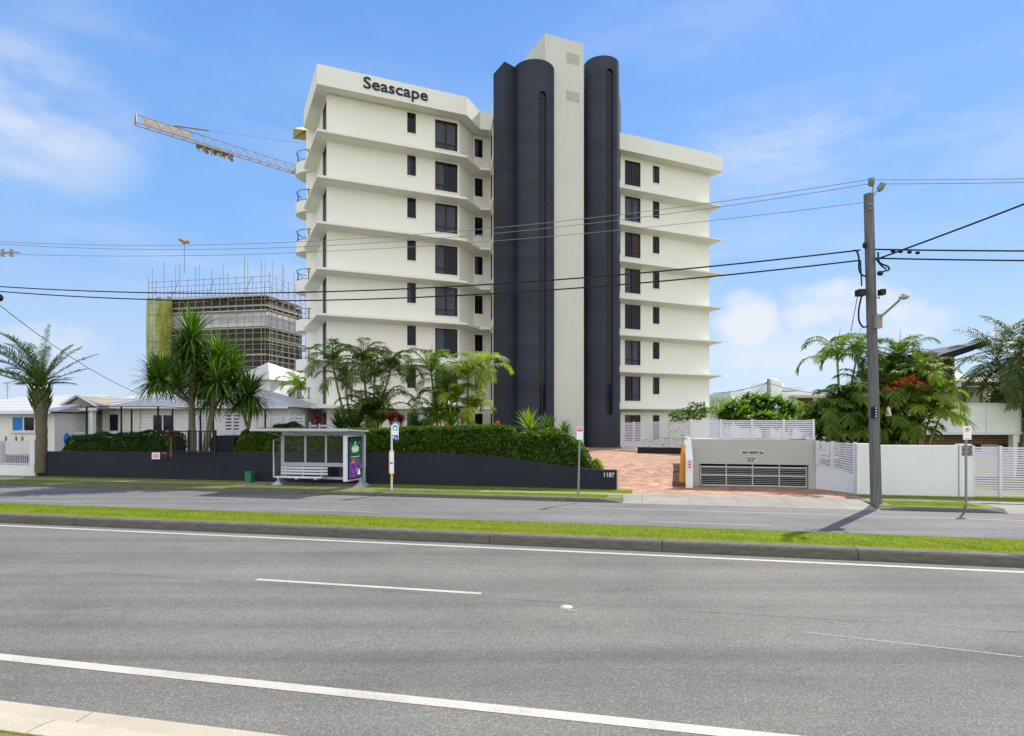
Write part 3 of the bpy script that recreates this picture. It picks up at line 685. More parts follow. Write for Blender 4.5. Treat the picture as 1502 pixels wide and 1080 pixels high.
# stair towers and core
TT = [(723.7,41.15),(740,39.7),(754,40.28)]; P3 = [tuple(PP(a,0,d))[:2] for a, d in TT]
MB().prism([P3[0],P3[1],P3[2],(1.6,41.6),(1.6,47),(-1.0,47)], BZ-.4, [26.5]*6).build('tower_block', M['dark'], bld)
def silo(cx, cy, r, ztop, zb, wa0, wa1, wz0, wz1, tail, n=64):
    """half-round tower with a tall arched strip window cut into its shell; angles measured from +x, in degrees"""
    mb = MB(); angs = [R(-200+220*i/n) for i in range(n+1)]
    angs = sorted(set(angs) | {R(wa0), R(wa1)} | {R(wa0+(wa1-wa0)*i/10) for i in range(11)}); m = len(angs)
    P = lambda a, z, rr=r: (cx+rr*math.cos(a), cy+rr*math.sin(a), z)
    w = r*R(wa1-wa0)
    def prof(a):
        u = (a-R(wa0))/(R(wa1)-R(wa0))*2-1; q = math.sqrt(max(0, 1-u*u))*w/2
        return wz0+w*.35-q*.7, wz1-w/2+q
    for i in range(m-1):
        a, b = angs[i], angs[i+1]
        if a >= R(wa0)-1e-6 and b <= R(wa1)+1e-6:
            la, ha = prof(a); lb, hb = prof(b)
            mb.add([P(a,zb),P(b,zb),P(b,lb),P(a,la)], [(0,1,2,3)]); mb.add([P(a,ha),P(b,hb),P(b,ztop),P(a,ztop)], [(0,1,2,3)])
            ri = r-.14
            mb.add([P(a,ha),P(b,hb),P(b,hb,ri),P(a,ha,ri),P(a,la),P(b,lb),P(b,lb,ri),P(a,la,ri)], [(0,1,2,3),(4,5,6,7)])
        else: mb.add([P(a,zb),P(b,zb),P(b,ztop),P(a,ztop)], [(0,1,2,3)])
    for a in (R(wa0), R(wa1)):
        l, h = prof(a); mb.add([P(a,l),P(a,h),P(a,h,r-.14),P(a,l,r-.14)], [(0,1,2,3)])
    mb.add([P(a, ztop) for a in angs], [tuple(range(m))])
    # straight cheeks running back
    for a, q in ((angs[0], tail[0]), (angs[-1], tail[1])):
        mb.add([P(a,zb),(*q,zb),(*q,ztop),P(a,ztop)], [(0,1,2,3)])
    p0, p1 = P(angs[0],ztop), P(angs[-1],ztop); mb.add([p0,p1,(*tail[1],ztop),(*tail[0],ztop)], [(0,1,2,3)])
    t = mb.build('stair_tower', M['dark'], bld)
    g = MB(); f = MB(); ga = [R(wa0+(wa1-wa0)*i/10) for i in range(11)]
    for i in range(10):
        l1, h1 = prof(ga[i]); l2, h2 = prof(ga[i+1]); g.add([P(ga[i],wz0-.1,r-.125),P(ga[i+1],wz0-.1,r-.125),P(ga[i+1],wz1+.1,r-.125),P(ga[i],wz1+.1,r-.125)], [(0,1,2,3)])
    go = g.build('strip_window', M['sglass'], t)
    z = wz1-.75; k = 0; step = 2.85; zs = [wz1-.42]
    z = wz1-.42-1.3*1.0
    while z > wz0+.5: zs.append(z); z -= step
    for z in zs:
        for i in range(10): f.add([P(ga[i],z-.035,r-.09),P(ga[i+1],z-.035,r-.09),P(ga[i+1],z+.035,r-.09),P(ga[i],z+.035,r-.09)], [(0,1,2,3)])
    for a in (wa0+1.2, wa1-1.2): f.tube([P(R(a),wz0+.05,r-.105),P(R(a),wz1-.3,r-.105)], .022, 5)
    f.build('glazing_bars', M['frame'], go)
    return t
def sang(px, cx, cy, r):   # angle on the circle where the pixel column first meets it
    best = None
    for i in range(3600):
        a = R(-180+180*i/3600); x, y = cx+r*math.cos(a), cy+r*math.sin(a); e = abs((x/y)*F+CX-px)
        if best is None or e < best[0]: best = (e, a)
    return math.degrees(best[1])
s1 = (1.49, 40.8, 1.38); s2 = (6.33, 42.5, 1.25)
silo(*s1, 26.5, BZ-.4, sang(790.6,*s1), sang(801.8,*s1), 3.0, 24.45, ((.25,46.6),(2.6,47.0)))
silo(*s2, 27.85, BZ-.4, sang(889.0,*s2), sang(899.6,*s2), 3.1, 27.0, ((5.1,48),(8.72,48)))
MB().prism([(5.25,42.0),(5.1,44),(5.1,49),(8.8,49),(7.56,43.0)], BZ-.4, 27.8).build('tower_block', M['dark'], bld)
c0 = (2.24,40.47); c1 = tuple(PP(856.3,0,41.62))[:2]; cb = (c0[0]-1.33*1.9, c0[1]+2.83*1.9); dd = (cb[0]-c0[0], cb[1]-c0[1])
core = MB().prism([c0, c1, (c1[0]+dd[0]*1.0, c1[1]+dd[1]), cb], BZ-.4, 28.85).build('service_core', M['core'], bld)
Tc = dirframe((*c0,0),(*c1,0))
for y0, y1 in ((78, 94), (134, 149)):
    s0_ = spx(831, c0, c1); s1_ = spx(849.5, c0, c1); d = online(840, c0, c1).y; mv = MB(Tc); z0, z1 = zat(y1,d), zat(y0,d)
    n = 8
    for i in range(n):
        z = z0+(z1-z0)*i/n; mv.add([(s0_,-.004,z),(s1_,-.004,z),(s1_,-.035,z+.04),(s0_,-.035,z+.04),(s1_,-.004,z+.06),(s0_,-.004,z+.06)], [(0,1,2,3),(3,2,4,5)])
    mv.build('vent_grille', M['core'], bld)
# entrance wall light / camera by the canopy
MB().tube([PP(738,603,41.0),PP(743,600.5,40.8)], .07, 8).build('wall_light', M['white'], bld)
MB(frame((*PP(728,0,41.0)[:2],0))).box(0,.38,-.1,.2,BZ,ZT[1]-.25).build('canopy_post', M['render2'], bld)
# right wing
R0 = (8.3,46.27); R1 = (17.7,50.4); V0 = (8.0,47.0); V1 = (16.74,50.9); V2 = (12.5,60)
RB = (16.2,54)
ops = []; rw = []
for k in range(8):
    lo = .3 if k == 0 else .62
    for (a, b, l, h, kd) in ((916.6,939.6,lo,2.58 if k else 2.35,'big'),(957.6,967.4,1.2 if k else .4,2.6 if k else 2.35,'small')):
        o = (spx(a,V0,V1), spx(b,V0,V1), ZT[k]+l, ZT[k]+h, kd); ops.append(o[:4]); rw.append((k,o))
mb = MB(); wallopen(mb, V0, V1, BZ-.3, 23.75, ops)
mb.quad((*V1,BZ-.3),(*V2,BZ-.3),(*V2,23.75),(*V1,23.75)); mb.build('wing_wall', M['render'], bld)
for k, o in rw:
    T = dirframe((*V0,0),(*V1,0)) @ Matrix.Translation((o[0],0,o[2]))
    window(bld, T, o[1]-o[0], o[3]-o[2], o[4], (2 if k == 2 else 3) if False else k, sill=True)
Rl = (8.1,46.9)
for k in range(1, 8):
    zk = ZT[k]+.05
    slab('floor_slab', [(8.05,46.9),R0,R1,(16.5,53.5)], [V0,V0,(16.72,50.95),(15.6,53.3)], zk, .1, .34)
    MB(dirframe((*R0,0),(*R1,0))).box(-.0,.14,-.02,.5,zk-.12,zk+.42).build('slab_upstand', M['render2'], bld)
fascia([(8.0,46.9),R0,R1,(16.3,53.8)], 23.7, 25.0, [V0,V0,V1,(15.4,53.5)])
MB().prism([(8.4,47.6),(16.3,51.0),(13.4,58),(5,56)], 24.5, 24.6).build('roof_deck', M['siteslab'], bld)
MB(dirframe((*V0,0),(*V1,0))).tube([(.35,-.12,BZ),(.35,-.12,23.6)], .05, 8).build('downpipe', M['render2'], bld)
# canvas umbrella on the top balcony
uc = (-14.95,44.75,ZT[7]); um = empty('umbrella', uc, 'cream market umbrella open on the top rounded balcony under the roof', 'umbrella')
mb = MB(frame((uc[0],uc[1],0), R(20))); r_ = 1.28; az = ZT[7]+2.95
top = (0,0,az+1.0); cs = [(-r_,-r_,az),(r_*.1,-r_,az),(r_*.1,r_*.3,az),(-r_,r_*.3,az)]
mb.add([top]+cs, [(0,1,2),(0,2,3),(0,3,4),(0,4,1)]); mb.add([(0,0,az+.97)]+[(c[0],c[1],c[2]-.02) for c in cs], [(0,2,1),(0,3,2),(0,4,3),(0,1,4)])
mb.build('canopy', M['cream'], um)
mb = MB(frame((uc[0],uc[1],0), R(20))); mb.tube([(0,0,ZT[7]),(0,0,az+.95)], .025, 8)
for c in cs: mb.tube([(0,0,az+.9),(c[0],c[1],az-.04)], .015, 5)
mb.build('pole', M['frame'], um)
# ================= street furniture =================
# ---- bus shelter (road frame: s along, t across) ----
def RP(px, t): return s_at(px, t)
tb, tf = 21.65, 20.15; z0 = VZ
bs = empty('bus_shelter', RF(RP(414, tb), tb, z0), 'white framed bus shelter with slatted bench and a colourful poster panel', 'bus shelter')
a, b = RP(414.5, tb), RP(534, tb)
mb = MB(ROAD)
for s in (a, b): mb.box(s-.05, s+.05, tb-.05, tb+.05, z0+.2, 2.1, .01)
mb.box(a, b, tb-.05, tb+.05, .86, 1.0); mb.box(a, b, tb-.04, tb+.04, .36, .45); mb.box(a, b, tb-.05, tb+.05, 2.08, 2.3)
for k in (1, 2, 3):
    s = a+(b-a)*(.255*k+.03); mb.box(s-.03, s+.03, tb-.03, tb+.03, (1.0 if k < 3 else .45), 2.08)
mb.build('frame', M['shelter'], bs)
MB(ROAD).box(a+.05, b-.05, tb-.006, tb+.006, 1.0, 2.08).build('glass_panel', M['clear'], bs)
MB(ROAD).box(a+(b-a)*.7, b-.05, tb-.006, tb+.006, .45, .86).build('glass_panel', M['clear'], bs)
fx = MB(ROAD)   # short side screen on the left
for (x0,x1,q0,q1) in ((tb-.62,tb-.58,.45,1.93),(tb-.6,tb,1.89,1.93),(tb-.6,tb,.45,.49)): fx.box(a-.02, a+.02, x0, x1, q0, q1)
sc_ = fx.build('side_screen', M['shelter'], bs); MB(ROAD).box(a-.005, a+.005, tb-.58, tb-.06, .49, 1.89).build('pane', M['clear'], sc_)
for s in (a, b-.02):
    mf = MB(ROAD); mf.box(s-.035, s+.035, tb-.3, tb+.05, z0+.16, z0+.36)
    mf.add([(s-.24,tb-.45,z0),(s+.24,tb-.45,z0),(s+.24,tb+.12,z0),(s-.24,tb+.12,z0),(s-.06,tb-.3,z0+.17),(s+.06,tb-.3,z0+.17),(s+.06,tb+.04,z0+.17),(s-.06,tb+.04,z0+.17)],
           [(0,3,2,1),(4,5,6,7),(0,1,5,4),(1,2,6,5),(2,3,7,6),(3,0,4,7)])
    mf.build('foot', M['shelter'], bs)
# bench: back slats and seat
bn = MB(ROAD)
for k in range(3): bn.box(a-.0, a+2.05, tb-.12, tb-.09, .53+.115*k, .61+.115*k)
bk = bn.build('bench_back', M['white'], bs)
bn = MB(ROAD)
for k in range(3): bn.box(a-.0, a+2.0, tb-.6+.15*k, tb-.48+.15*k, .44, .475)
for s in (a+.15, a+.95, a+1.75): bn.box(s, s+.04, tb-.6, tb-.05, .38, .44); bn.box(s, s+.03, tb-.1, tb-.05, .44, .86)
bn.build('bench_seat', M['white'], bs)
rf = MB(ROAD); rr = [(tf-.05,2.36),(tf-.05,2.30),(tb+.12,2.24),(tb+.12,2.29)]
n = 4; v = []
for s in (a-.35, b+.14): v += [(s, p[0], p[1]) for p in rr]
rf.add(v, [(0,1,2,3),(7,6,5,4)]+[(i,4+i,4+(i+1)%4,(i+1)%4) for i in range(4)])
ro = rf.build('roof', M['shelter'], bs)
br_ = MB(ROAD)
for k in range(4):
    s = a+(b-a)*k/3; br_.tube([(s,tb-.04,2.05),(s,tf+.15,2.29)], .02, 5); br_.tube([(s,tb-.4,2.13),(s,tb-.4,2.26)], .015, 5)
br_.box(a-.35, b+.14, tf-.1, tf-.05, 2.28, 2.38); br_.build('roof_bracket', M['shelter'], bs)
pan = MB(ROAD).box(b-.20, b-.04, tb-1.32, tb-.1, .42, 2.12, .015).build('poster_case', M['white'], bs)
px_ = b-.038
MB(ROAD).box(px_, px_+.02, tb-1.25, tb-.17, .47, 2.07).build('poster_border', M['black'], pan)
po = MB(ROAD).quad((px_+.023,tb-1.19,.54),(px_+.023,tb-.23,.54),(px_+.023,tb-.23,2.01),(px_+.023,tb-1.19,2.01)).build('poster', M['poster'], pan)
x = px_+.027; ml = MB(ROAD)
def bar(t0, t1, q0, q1): ml.quad((x,tb-t0,q0),(x,tb-t1,q0),(x,tb-t1,q1),(x,tb-t0,q1))
ml.add([(x,tb-.78,1.78),(x,tb-.66,1.78),(x,tb-.70,1.92)], [(0,1,2)])
bar(.92,.5,1.69,1.73); bar(1.0,.42,1.60,1.665); bar(.98,.44,1.52,1.585); bar(.9,.55,1.47,1.50); bar(1.05,.38,1.30,1.325)
ml.build('poster_print', M['letter'], po)
m2 = MB(ROAD); m2.add([(x,tb-.52,.62),(x,tb-.30,.62),(x,tb-.34,.74),(x,tb-.40,.86),(x,tb-.47,.74)], [(0,1,2,3,4)]); m2.build('poster_print', M['signwhite'], po)
# ---- small green cabinet ----
p = tp(366, 21.95)
g = empty('service_cabinet', (p.x, p.y, z0), 'small green metal cabinet on the footpath against the charcoal wall', 'cabinet')
T = frame(p, -R(12.25)); MB(T).box(-.15,.13,-.1,.16,z0,z0+.42,.01).build('body', M['green'], g); MB(T).box(-.17,.15,-.12,.18,z0+.422,z0+.465,.01).build('lid', M['green'], g)
# ---- bus stop sign ----
p = PP(574.6, 720, 21.7); q = (p.x, p.y, z0)
g = empty('bus_stop_sign', q, 'bus stop pole with arched blue and white sign and a white timetable canister', 'sign')
T = frame((p.x,p.y,0), -R(4))
MB(T).tube([(0,0,z0),(0,0,2.5)], .035, 10).build('pole', M['white'], g, True)
def archp(cx, w, zb, zt, n=10):
    r_ = w/2; return [(cx-r_,zb),(cx+r_,zb)]+[(cx+r_*math.cos(math.pi*i/n), zt-r_+r_*math.sin(math.pi*i/n)) for i in range(n+1)]
def plate(T, prof, y0, y1, nm, mt, par):
    return MB(T).extr(prof, y0, y1).build(nm, mt, par)
sg = plate(T, archp(.14,.25,1.98,2.57), -.06, -.045, 'sign_plate', M['signwhite'], g)
plate(T, archp(.14,.17,2.32,2.51), -.064, -.061, 'bus_symbol_panel', M['signblue'], sg)
MB(T).box(.035,.255,-.064,-.061,1.98,2.15).build('stop_panel', M['signblue'], sg)
mb = MB(T); mb.add([(.08,-.066,2.345),(.2,-.066,2.345),(.2,-.066,2.40),(.165,-.066,2.43),(.14,-.066,2.475),(.115,-.066,2.43),(.08,-.066,2.40)],[(0,1,2,3,4,5,6)]); mb.box(.05,.11,-.068,-.065,2.04,2.11); mb.box(.16,.2,-.068,-.065,2.0,2.05)
mb.box(.05,.23,-.064,-.061,2.22,2.235); mb.build('sign_symbol', M['signwhite'], sg)
cn = MB(T).tube([(0,0,.74),(0,0,1.58)], .075, 14).build('timetable_canister', M['signwhite'], g, True)
mb = MB(T)
for zz in (.75, 1.56): mb.tube([(0,0,zz),(0,0,zz+.03)], .082, 14)
mb.box(-.09,-.05,-.04,.04,.78,1.55); mb.build('yellow_trim', M['signyellow'], cn); MB(T).box(-.035,.06,-.085,-.07,1.12,1.16).build('timetable_label', M['black'], cn)
MB(T).tube([(0,0,.53),(0,0,.68)], .043, 10).build('reflective_band', M['signyellow'], g, True)
# ---- parking signs ----
def psign(px, yb, d, lean, label, red, w):
    p = PP(px, yb, d); T = frame((p.x,p.y,0), R(-3)) @ Matrix.Rotation(R(lean), 4, 'Y'); g = empty('parking_sign', (p.x,p.y,z0), label, 'sign')
    MB(T).tube([(0,0,z0-.02),(0,0,zat(628,d))], .035 if w < .25 else .038, 10).build('pole', M['galv'], g, True)
    z1 = zat(626 if red else 625, d); zb = zat(645, d)
    s = MB(T).box(-w/2, w/2, -.055, -.043, zb, z1, 0).build('sign_plate', M['signwhite'], g)
    if red:
        mb = MB(T); mb.box(-w*.42, w*.42, -.060, -.056, z1-.15, z1-.03); mb.build('red_symbol_panel', M['red'], s)
        mb = MB(T); mb.box(-w*.3, -w*.05, -.064, -.061, z1-.10, z1-.06); mb.box(w*.05, w*.3, -.064, -.061, z1-.10, z1-.06); mb.box(-w*.42,w*.42,-.060,-.056,zb+.02,zb+.03); mb.build('printed_line', M['signwhite'], s)
    else:
        mb = MB(T); n = 20; cx, cz, ro_, ri = 0, z1-.11, .062, .045
        v = []; 
        for i in range(n):
            a_ = 2*math.pi*i/n; v += [(cx+ro_*math.cos(a_),-.058,cz+ro_*math.sin(a_)),(cx+ri*math.cos(a_),-.058,cz+ri*math.sin(a_))]
        mb.add(v, [(2*i,2*i+1,(2*i+3)%(2*n),(2*i+2)%(2*n)) for i in range(n)]); mb.build('red_ring', M['red'], s)
        mb = MB(T); mb.box(-.022,-.008,-.0575,-.0565,cz-.03,cz+.03); mb.box(-.008,.02,-.0575,-.0565,cz+.016,cz+.03); mb.box(-.008,.02,-.0575,-.0565,cz-.006,cz+.006); mb.box(.01,.02,-.0575,-.0565,cz-.006,cz+.03)
        mb.box(-.05,-.005,-.059,-.056,zb+.02,zb+.035); mb.box(.01,.05,-.059,-.056,zb+.02,zb+.035); mb.build('printed_symbol', M['black'], s)
psign(848, 729, 19.5, 1.3, 'thin grey parking sign with a red panel standing on the verge before the house number', True, .20)
psign(1417, 741, 17.75, 0, 'white parking sign with a small ringed symbol on the grass before the slatted gate', False, .235)
# ---- raised road marker and reflector in the near lane ----
p = tp(831, 8.42); g = empty('road_marker', (p.x,p.y,0), 'worn white raised pavement marker in the middle of the near road', 'road marker')
MB(frame((p.x,p.y,0),.2)).ball((0,0,0),.09,.08,.025,14,6).build('dome', M['paint'], g, True)
MB(frame((p.x,p.y,0),.2)).add([(-.13,-.19,.004),(-.02,-.16,.004),(.0,-.11,.004),(.05,-.16,.004),(.15,-.13,.004),(.08,-.22,.004)], [(0,5,4,3,2,1)]) 
m_ = MB(frame((p.x,p.y,0),.2)); m_.add([(-.13,-.19,.005),(-.02,-.16,.005),(.0,-.11,.005),(.05,-.16,.005),(.15,-.13,.005),(.08,-.22,.005)], [(0,5,4,3,2,1)]); m_.build('old_paint', M['galv'], g)

# ================= garage entrance =================
GT = 24.4; G0, G1 = s_at(1013, GT), s_at(1197, GT); gz = 1.95
gg = empty('garage_entrance', RF(G0, GT, .12), 'pale basement garage entrance with a low slatted door and height notice', 'garage')
dr0, dr1, dz = s_at(1026, GT), s_at(1186, GT), 1.0
mb = MB(ROAD); mb.box(G0, dr0, GT, GT+.25, .0, gz); mb.box(dr1, G1, GT, GT+.25, .0, gz); mb.box(dr0, dr1, GT, GT+.25, dz, gz); mb.box(G0+.02, G1-.02, GT+.252, GT+5, gz-.2, gz-.02)
mb.build('wall', M['garage'], gg)
m = MB(ROAD); m.add([(dr0-.1,GT+.26,.02),(dr1+.1,GT+.26,.02),(dr1+.1,GT+.26,gz-.21),(dr0-.1,GT+.26,gz-.21),(dr0-.1,GT+4,.02),(dr1+.1,GT+4,.02),(dr1+.1,GT+4,gz-.21),(dr0-.1,GT+4,gz-.21)], [(4,5,6,7),(0,1,5,4),(1,2,6,5),(2,3,7,6),(3,0,4,7)])
m.build('interior', M['interior'], gg)
mb = MB(ROAD)
for k in range(5):
    s = dr0+.05+(dr1-dr0-.1)*k/4; mb.box(s-.022, s+.022, GT+.1, GT+.15, .14, dz-(.0 if k not in (0,4) else .06))
for z in (.17, .56, .88): mb.box(dr0+.03, dr1-.03, GT+.08, GT+.14, z-.03, z+.03)
door = mb.build('garage_door', M['shelter'], gg)
mb = MB(ROAD)
for z in [.26,.33,.40,.47,.63,.70,.77,.83]: mb.box(dr0+.06, dr1-.06, GT+.14, GT+.16, z-.013, z+.013)
mb.build('slats', M['galv'], door)
Tg = ROAD @ Matrix.Translation((s_at(1089, GT), GT-.006, 1.42))
pl = MB(ROAD).box(s_at(1086.5,GT), s_at(1121.5,GT), GT-.008, GT-.002, 1.38, 1.54).build('notice_plate', M['plate'], gg)
text('height_notice', 'MAX HEIGHT 2m', .118, M['navy'], ROAD @ Matrix.Translation((s_at(1088.8, GT), GT-.014, 1.415)), pl, .006, .004, xs=.86)
pl2 = MB(ROAD).box(s_at(1095,GT), s_at(1111.5,GT), GT-.008, GT-.002, 1.10, 1.29).build('notice_plate', M['plate'], gg)
text('height_notice', 'DRIVE SLOW', .07, M['navy'], ROAD @ Matrix.Translation((s_at(1096, GT), GT-.014, 1.20)), pl2, .006, .002, xs=.78)
text('height_notice', 'KEEP LEFT', .06, M['navy'], ROAD @ Matrix.Translation((s_at(1096, GT), GT-.014, 1.12)), pl2, .006, .002, xs=.9)
# wing walls with raking tops
def rake(pa, pb, za, zb, th, zbot, nm, par, mt):
    T = dirframe((*pa[:2],0), (*pb[:2],0)); L = math.dist(pa[:2], pb[:2])
    m = MB(T); m.add([(0,0,zbot),(L,0,zbot),(L,th,zbot),(0,th,zbot),(0,0,za),(L,0,zb),(L,th,zb),(0,th,za)], [(0,3,2,1),(4,5,6,7),(0,1,5,4),(1,2,6,5),(2,3,7,6),(3,0,4,7)])
    return m.build(nm, mt, par)
pn = PP(1016.5, 0, 22.75); pf = RF(G0+.02, GT-.003); ww = rake(pn, pf, 1.22, 1.95, .26, 0, 'wing_wall', gg, M['whitewall'])
for k in range(3): MB(frame((PP(1011.5,0,22.70).x, 22.70, 0), R(-2))).box(-.045,.03,-.03,.0,1.09-.10*k,1.145-.10*k).build('red_lettering', M['red'], ww)
qf, qn = RF(G1, GT-.003), RF(s_at(1249, 23.15), 23.15)
rake(qf, qn, 1.06, .79, .2, 0, 'wing_wall', gg, M['whitewall'])
MB(frame((qn.x,qn.y,0), math.atan2(qn.y-qf.y, qn.x-qf.x))).box(-.02,.28,-.03,.25,0,.80).build('end_pier', M['whitewall'], gg)
def slatfence(name, pts, zb, zt, n, mat, label, posts=None, th=.02, sh=.66, group=None, cat='fence'):
    """slatted screen: horizontal boards between square posts, following pts (x,y) with bottom/top heights per point"""
    g = empty(name, (pts[0][0], pts[0][1], zb[0]), label, cat, group)
    for i in range(len(pts)-1):
        T = dirframe((*pts[i][:2],0), (*pts[i+1][:2],0)); L = math.dist(pts[i][:2], pts[i+1][:2]); m = MB(T)
        for k in range(n):
            f0 = (k+.2)/n; f1 = f0+sh/n
            q = [zb[i]+(zt[i]-zb[i])*f for f in (f0,f1)]+[zb[i+1]+(zt[i+1]-zb[i+1])*f for f in (f0,f1)]
            m.add([(0,0,q[0]),(L,0,q[2]),(L,th,q[2]),(0,th,q[0]),(0,0,q[1]),(L,0,q[3]),(L,th,q[3]),(0,th,q[1])], [(0,3,2,1),(4,5,6,7),(0,1,5,4),(1,2,6,5),(2,3,7,6),(3,0,4,7)])
        m.build('slat_panel', mat, g)
    for i, p in enumerate(pts):
        j = min(i, len(pts)-2); T = frame((p[0],p[1],0), math.atan2(pts[j+1][1]-pts[j][1], pts[j+1][0]-pts[j][0]))
        MB(T).box(-.04,.04,-.05,.05,zb[i]-.05,zt[i]+.03).build('post', mat, g)
    return g
# screens
A_ = PP(914,0,38.0); B_ = PP(1013,0,34.2); fp = []
for px in (914, 929.5, 954, 981.5, 1013): q = online(px, A_, B_); fp.append((q.x, q.y))
slatfence('slat_fence', fp, [.86,.87,.87,.87,.87], [zat(620,fp[0][1]),zat(619.5,fp[1][1]),zat(618.5,fp[2][1]),zat(617.5,fp[3][1]),zat(616.5,fp[4][1])], 17, M['white'], 'tall white slatted screen at the top of the brick drive beside the dark tower')
fp = [tuple(RF(s_at(px, 24.75), 24.75)[:2]) for px in (1014,1057.5,1103,1149.5,1193)]
slatfence('slat_fence', fp, [1.97]*5, [2.70]*5, 10, M['white'], 'white slatted screen standing on top of the garage entrance')
fp = [tuple(RF(s_at(px, t), t)[:2]) for px, t in ((1199,24.3),(1221,23.8),(1254,23.2))]
slatfence('slat_fence', fp, [1.06,.95,.81], [1.90,1.89,1.87], 12, M['white'], 'short white slatted screen stepping down over the garage side wall')
q0, q1 = PP(935,0,34.4), PP(1010,0,33.4)
T = dirframe((q0.x,q0.y,0),(q1.x,q1.y,0)); L = math.dist(q0[:2],q1[:2])
tag(MB(T).box(0,L,0,.3,.7,zat(656.5,34),.02).build('planter_box', M['black']), 'long black planter box at the foot of the white slatted screen', 'planter')
# broken orange bollard and its base
q = PP(998.5, 698, 23.2); g = empty('orange_post', (q.x,q.y,.2), 'battered orange timber post at the bottom of the brick drive', 'post')
T = frame((q.x,q.y,0), .1) @ Matrix.Rotation(R(4), 4, 'Y')
MB(T).box(-.08,.06,-.07,.07,.15,zat(652,23.6),.02).build('post', M['orange'], g); MB(T).box(.065,.13,-.05,.06,.15,zat(660,23.6),.01).build('side_board', M['orange'], g)
MB(T).box(-.26,.42,-.16,.3,.1,.30,.05).build('base_block', M['brownwood'], g)
MB().tube([PP(1002,688,23.55), PP(996,690,23.6), PP(987,694,23.6)], .018, 6).build('brace_rod', M['black'], g)

# ================= front boundary right of the garage =================
FT = 22.7
def zf(y, px, t=FT): return zat(y, tp(px,t).y)
g = tag(MB(ROAD).box(s_at(1256.5,FT), s_at(1281,FT), FT-.04, FT+.24, 0, 1.88, .01).build('gate_pier', M['whitewall']), 'broad white pier beside the garage side screen, left end of the block wall', 'pier')
g = tag(MB(ROAD).box(s_at(1281,FT)+.004, s_at(1406,FT), FT, FT+.2, 0, 1.83, .01).build('front_wall', M['whitewall']), 'plain white painted block wall behind the power pole', 'wall')
pr = MB(ROAD).box(s_at(1406.5,FT), s_at(1425,FT), FT-.06, FT+.28, 0, 1.88, .01).build('gate_pier', M['whitewall'])
tag(pr, 'white pier with patterned breeze block at the left side of the slatted gate', 'pier')
mb = MB(ROAD); ca, cb_ = s_at(1410,FT), s_at(1424,FT); n = 4; MB(ROAD).box(ca-.01,cb_+.01,FT-.075,FT-.061,1.50,1.84).build('breeze_panel', M['beigeroof'], pr)
for i in range(n):
    for j in range(n):
        w_ = (cb_-ca)/n; x0 = ca+w_*i; zz = 1.52+.075*j
        if (i+j) % 2 == 0: mb.box(x0+.006, x0+w_-.006, FT-.082, FT-.076, zz+.004, zz+.07)
mb.build('breeze_block', M['bark'], pr)
fp = [tuple(RF(s_at(px, FT+.05), FT+.05)[:2]) for px in (1427,1467,1509,1560)]
slatfence('slatted_gate', fp, [.16]*4, [1.80]*4, 21, M['white'], 'wide white slatted driveway gate at the right edge', sh=.62, cat='gate')

# ================= utility pole, lamp, wires =================
PBv = Vector((11.17, 18.4, .1)); ptop = zat(285, 18.35)
up = empty('power_pole', PBv, 'tall weathered timber power pole with cables and a street light arm', 'power pole')
x_, y_ = PBv.x, PBv.y; tx = (1274-CX)/F*18.35; 
cen = lambda z: Vector((x_+(tx-x_)*(z-.1)/(ptop-.1), y_-.05*(z-.1)/ptop, z))
MB().tube([cen(-.1), cen(1.5), cen(4), cen(7), cen(ptop)], [.158,.154,.146,.142,.136], 20).build('timber_shaft', M['pole'], up, True)
def PW(px, y, d=18.3): return PP(px, y, d)
for q_ in ([PW(1276,290),PW(1280,283),PW(1281,268)], [PW(1278,292),PW(1284,283),PW(1290,277)]): MB().tube(q_, .025, 6).build('top_bracket', M['steel'], up)
for y_q in (300, 306): MB().tube([PW(1274,y_q,18.15),PW(1282,y_q,18.15)], .02, 6).build('bolt', M['steel'], up)
for (ax, ay, bx, by) in ((1278,273,1278,262), (1289,280,1295,270)):
    m = MB(); a3, b3 = PW(ax,ay), PW(bx,by); m.tube([a3,a3.lerp(b3,.3),a3.lerp(b3,.35),a3.lerp(b3,.6),a3.lerp(b3,.65),b3], [.06,.10,.07,.10,.07,.09], 10); m.build('insulator', M['galv'], up, True)
mb = MB()
mb.ball(tuple(PW(1268,360)), .06,.06,.10, 8, 5)
mb.box(*[v for a_ in ((PW(1255,426).x,PW(1266,426).x),(18.1,18.35),(PW(1,435).z,PW(1,426).z)) for v in a_]); mb.box(*[v for a_ in ((PW(1287,426).x,PW(1294,426).x),(18.1,18.3),(PW(1,434).z,PW(1,426).z)) for v in a_])
mb.ball(tuple(PW(1291,401,18.1)), .10,.07,.08, 8, 5); mb.build('junction_box', M['black'], up)
def loop(pts, r=.02, name='cable', m='black'): 
    P_ = [PW(a_, b_, 18.15) for a_, b_ in pts]; out = []
    for i in range(len(P_)-1):
        p0 = P_[max(i-1,0)]; p1 = P_[i]; p2 = P_[i+1]; p3 = P_[min(i+2,len(P_)-1)]
        for k in range(4):
            t = k/4; out.append(.5*((2*p1)+(p2-p0)*t+(2*p0-5*p1+4*p2-p3)*t*t+(3*p1-p0-3*p2+p3)*t**3))
    out.append(P_[-1]); return MB().tube(out, r, 6).build(name, M[m], up, True)
loop([(1248,369),(1256,368),(1260,380),(1260,395),(1265,404),(1272,405)], .026)
loop([(1262,382),(1263,400),(1264,420)], .02); loop([(1264,434),(1260,452),(1260,470),(1266,480),(1273,478)], .026); loop([(1258,434),(1253,460),(1248,487)], .010)
loop([(1288,370),(1290,385),(1302,391),(1304,396),(1297,398),(1290,402)], .026); loop([(1284,379),(1293,390),(1300,395)], .022); loop([(1289,434),(1290,438),(1286,436)], .012)
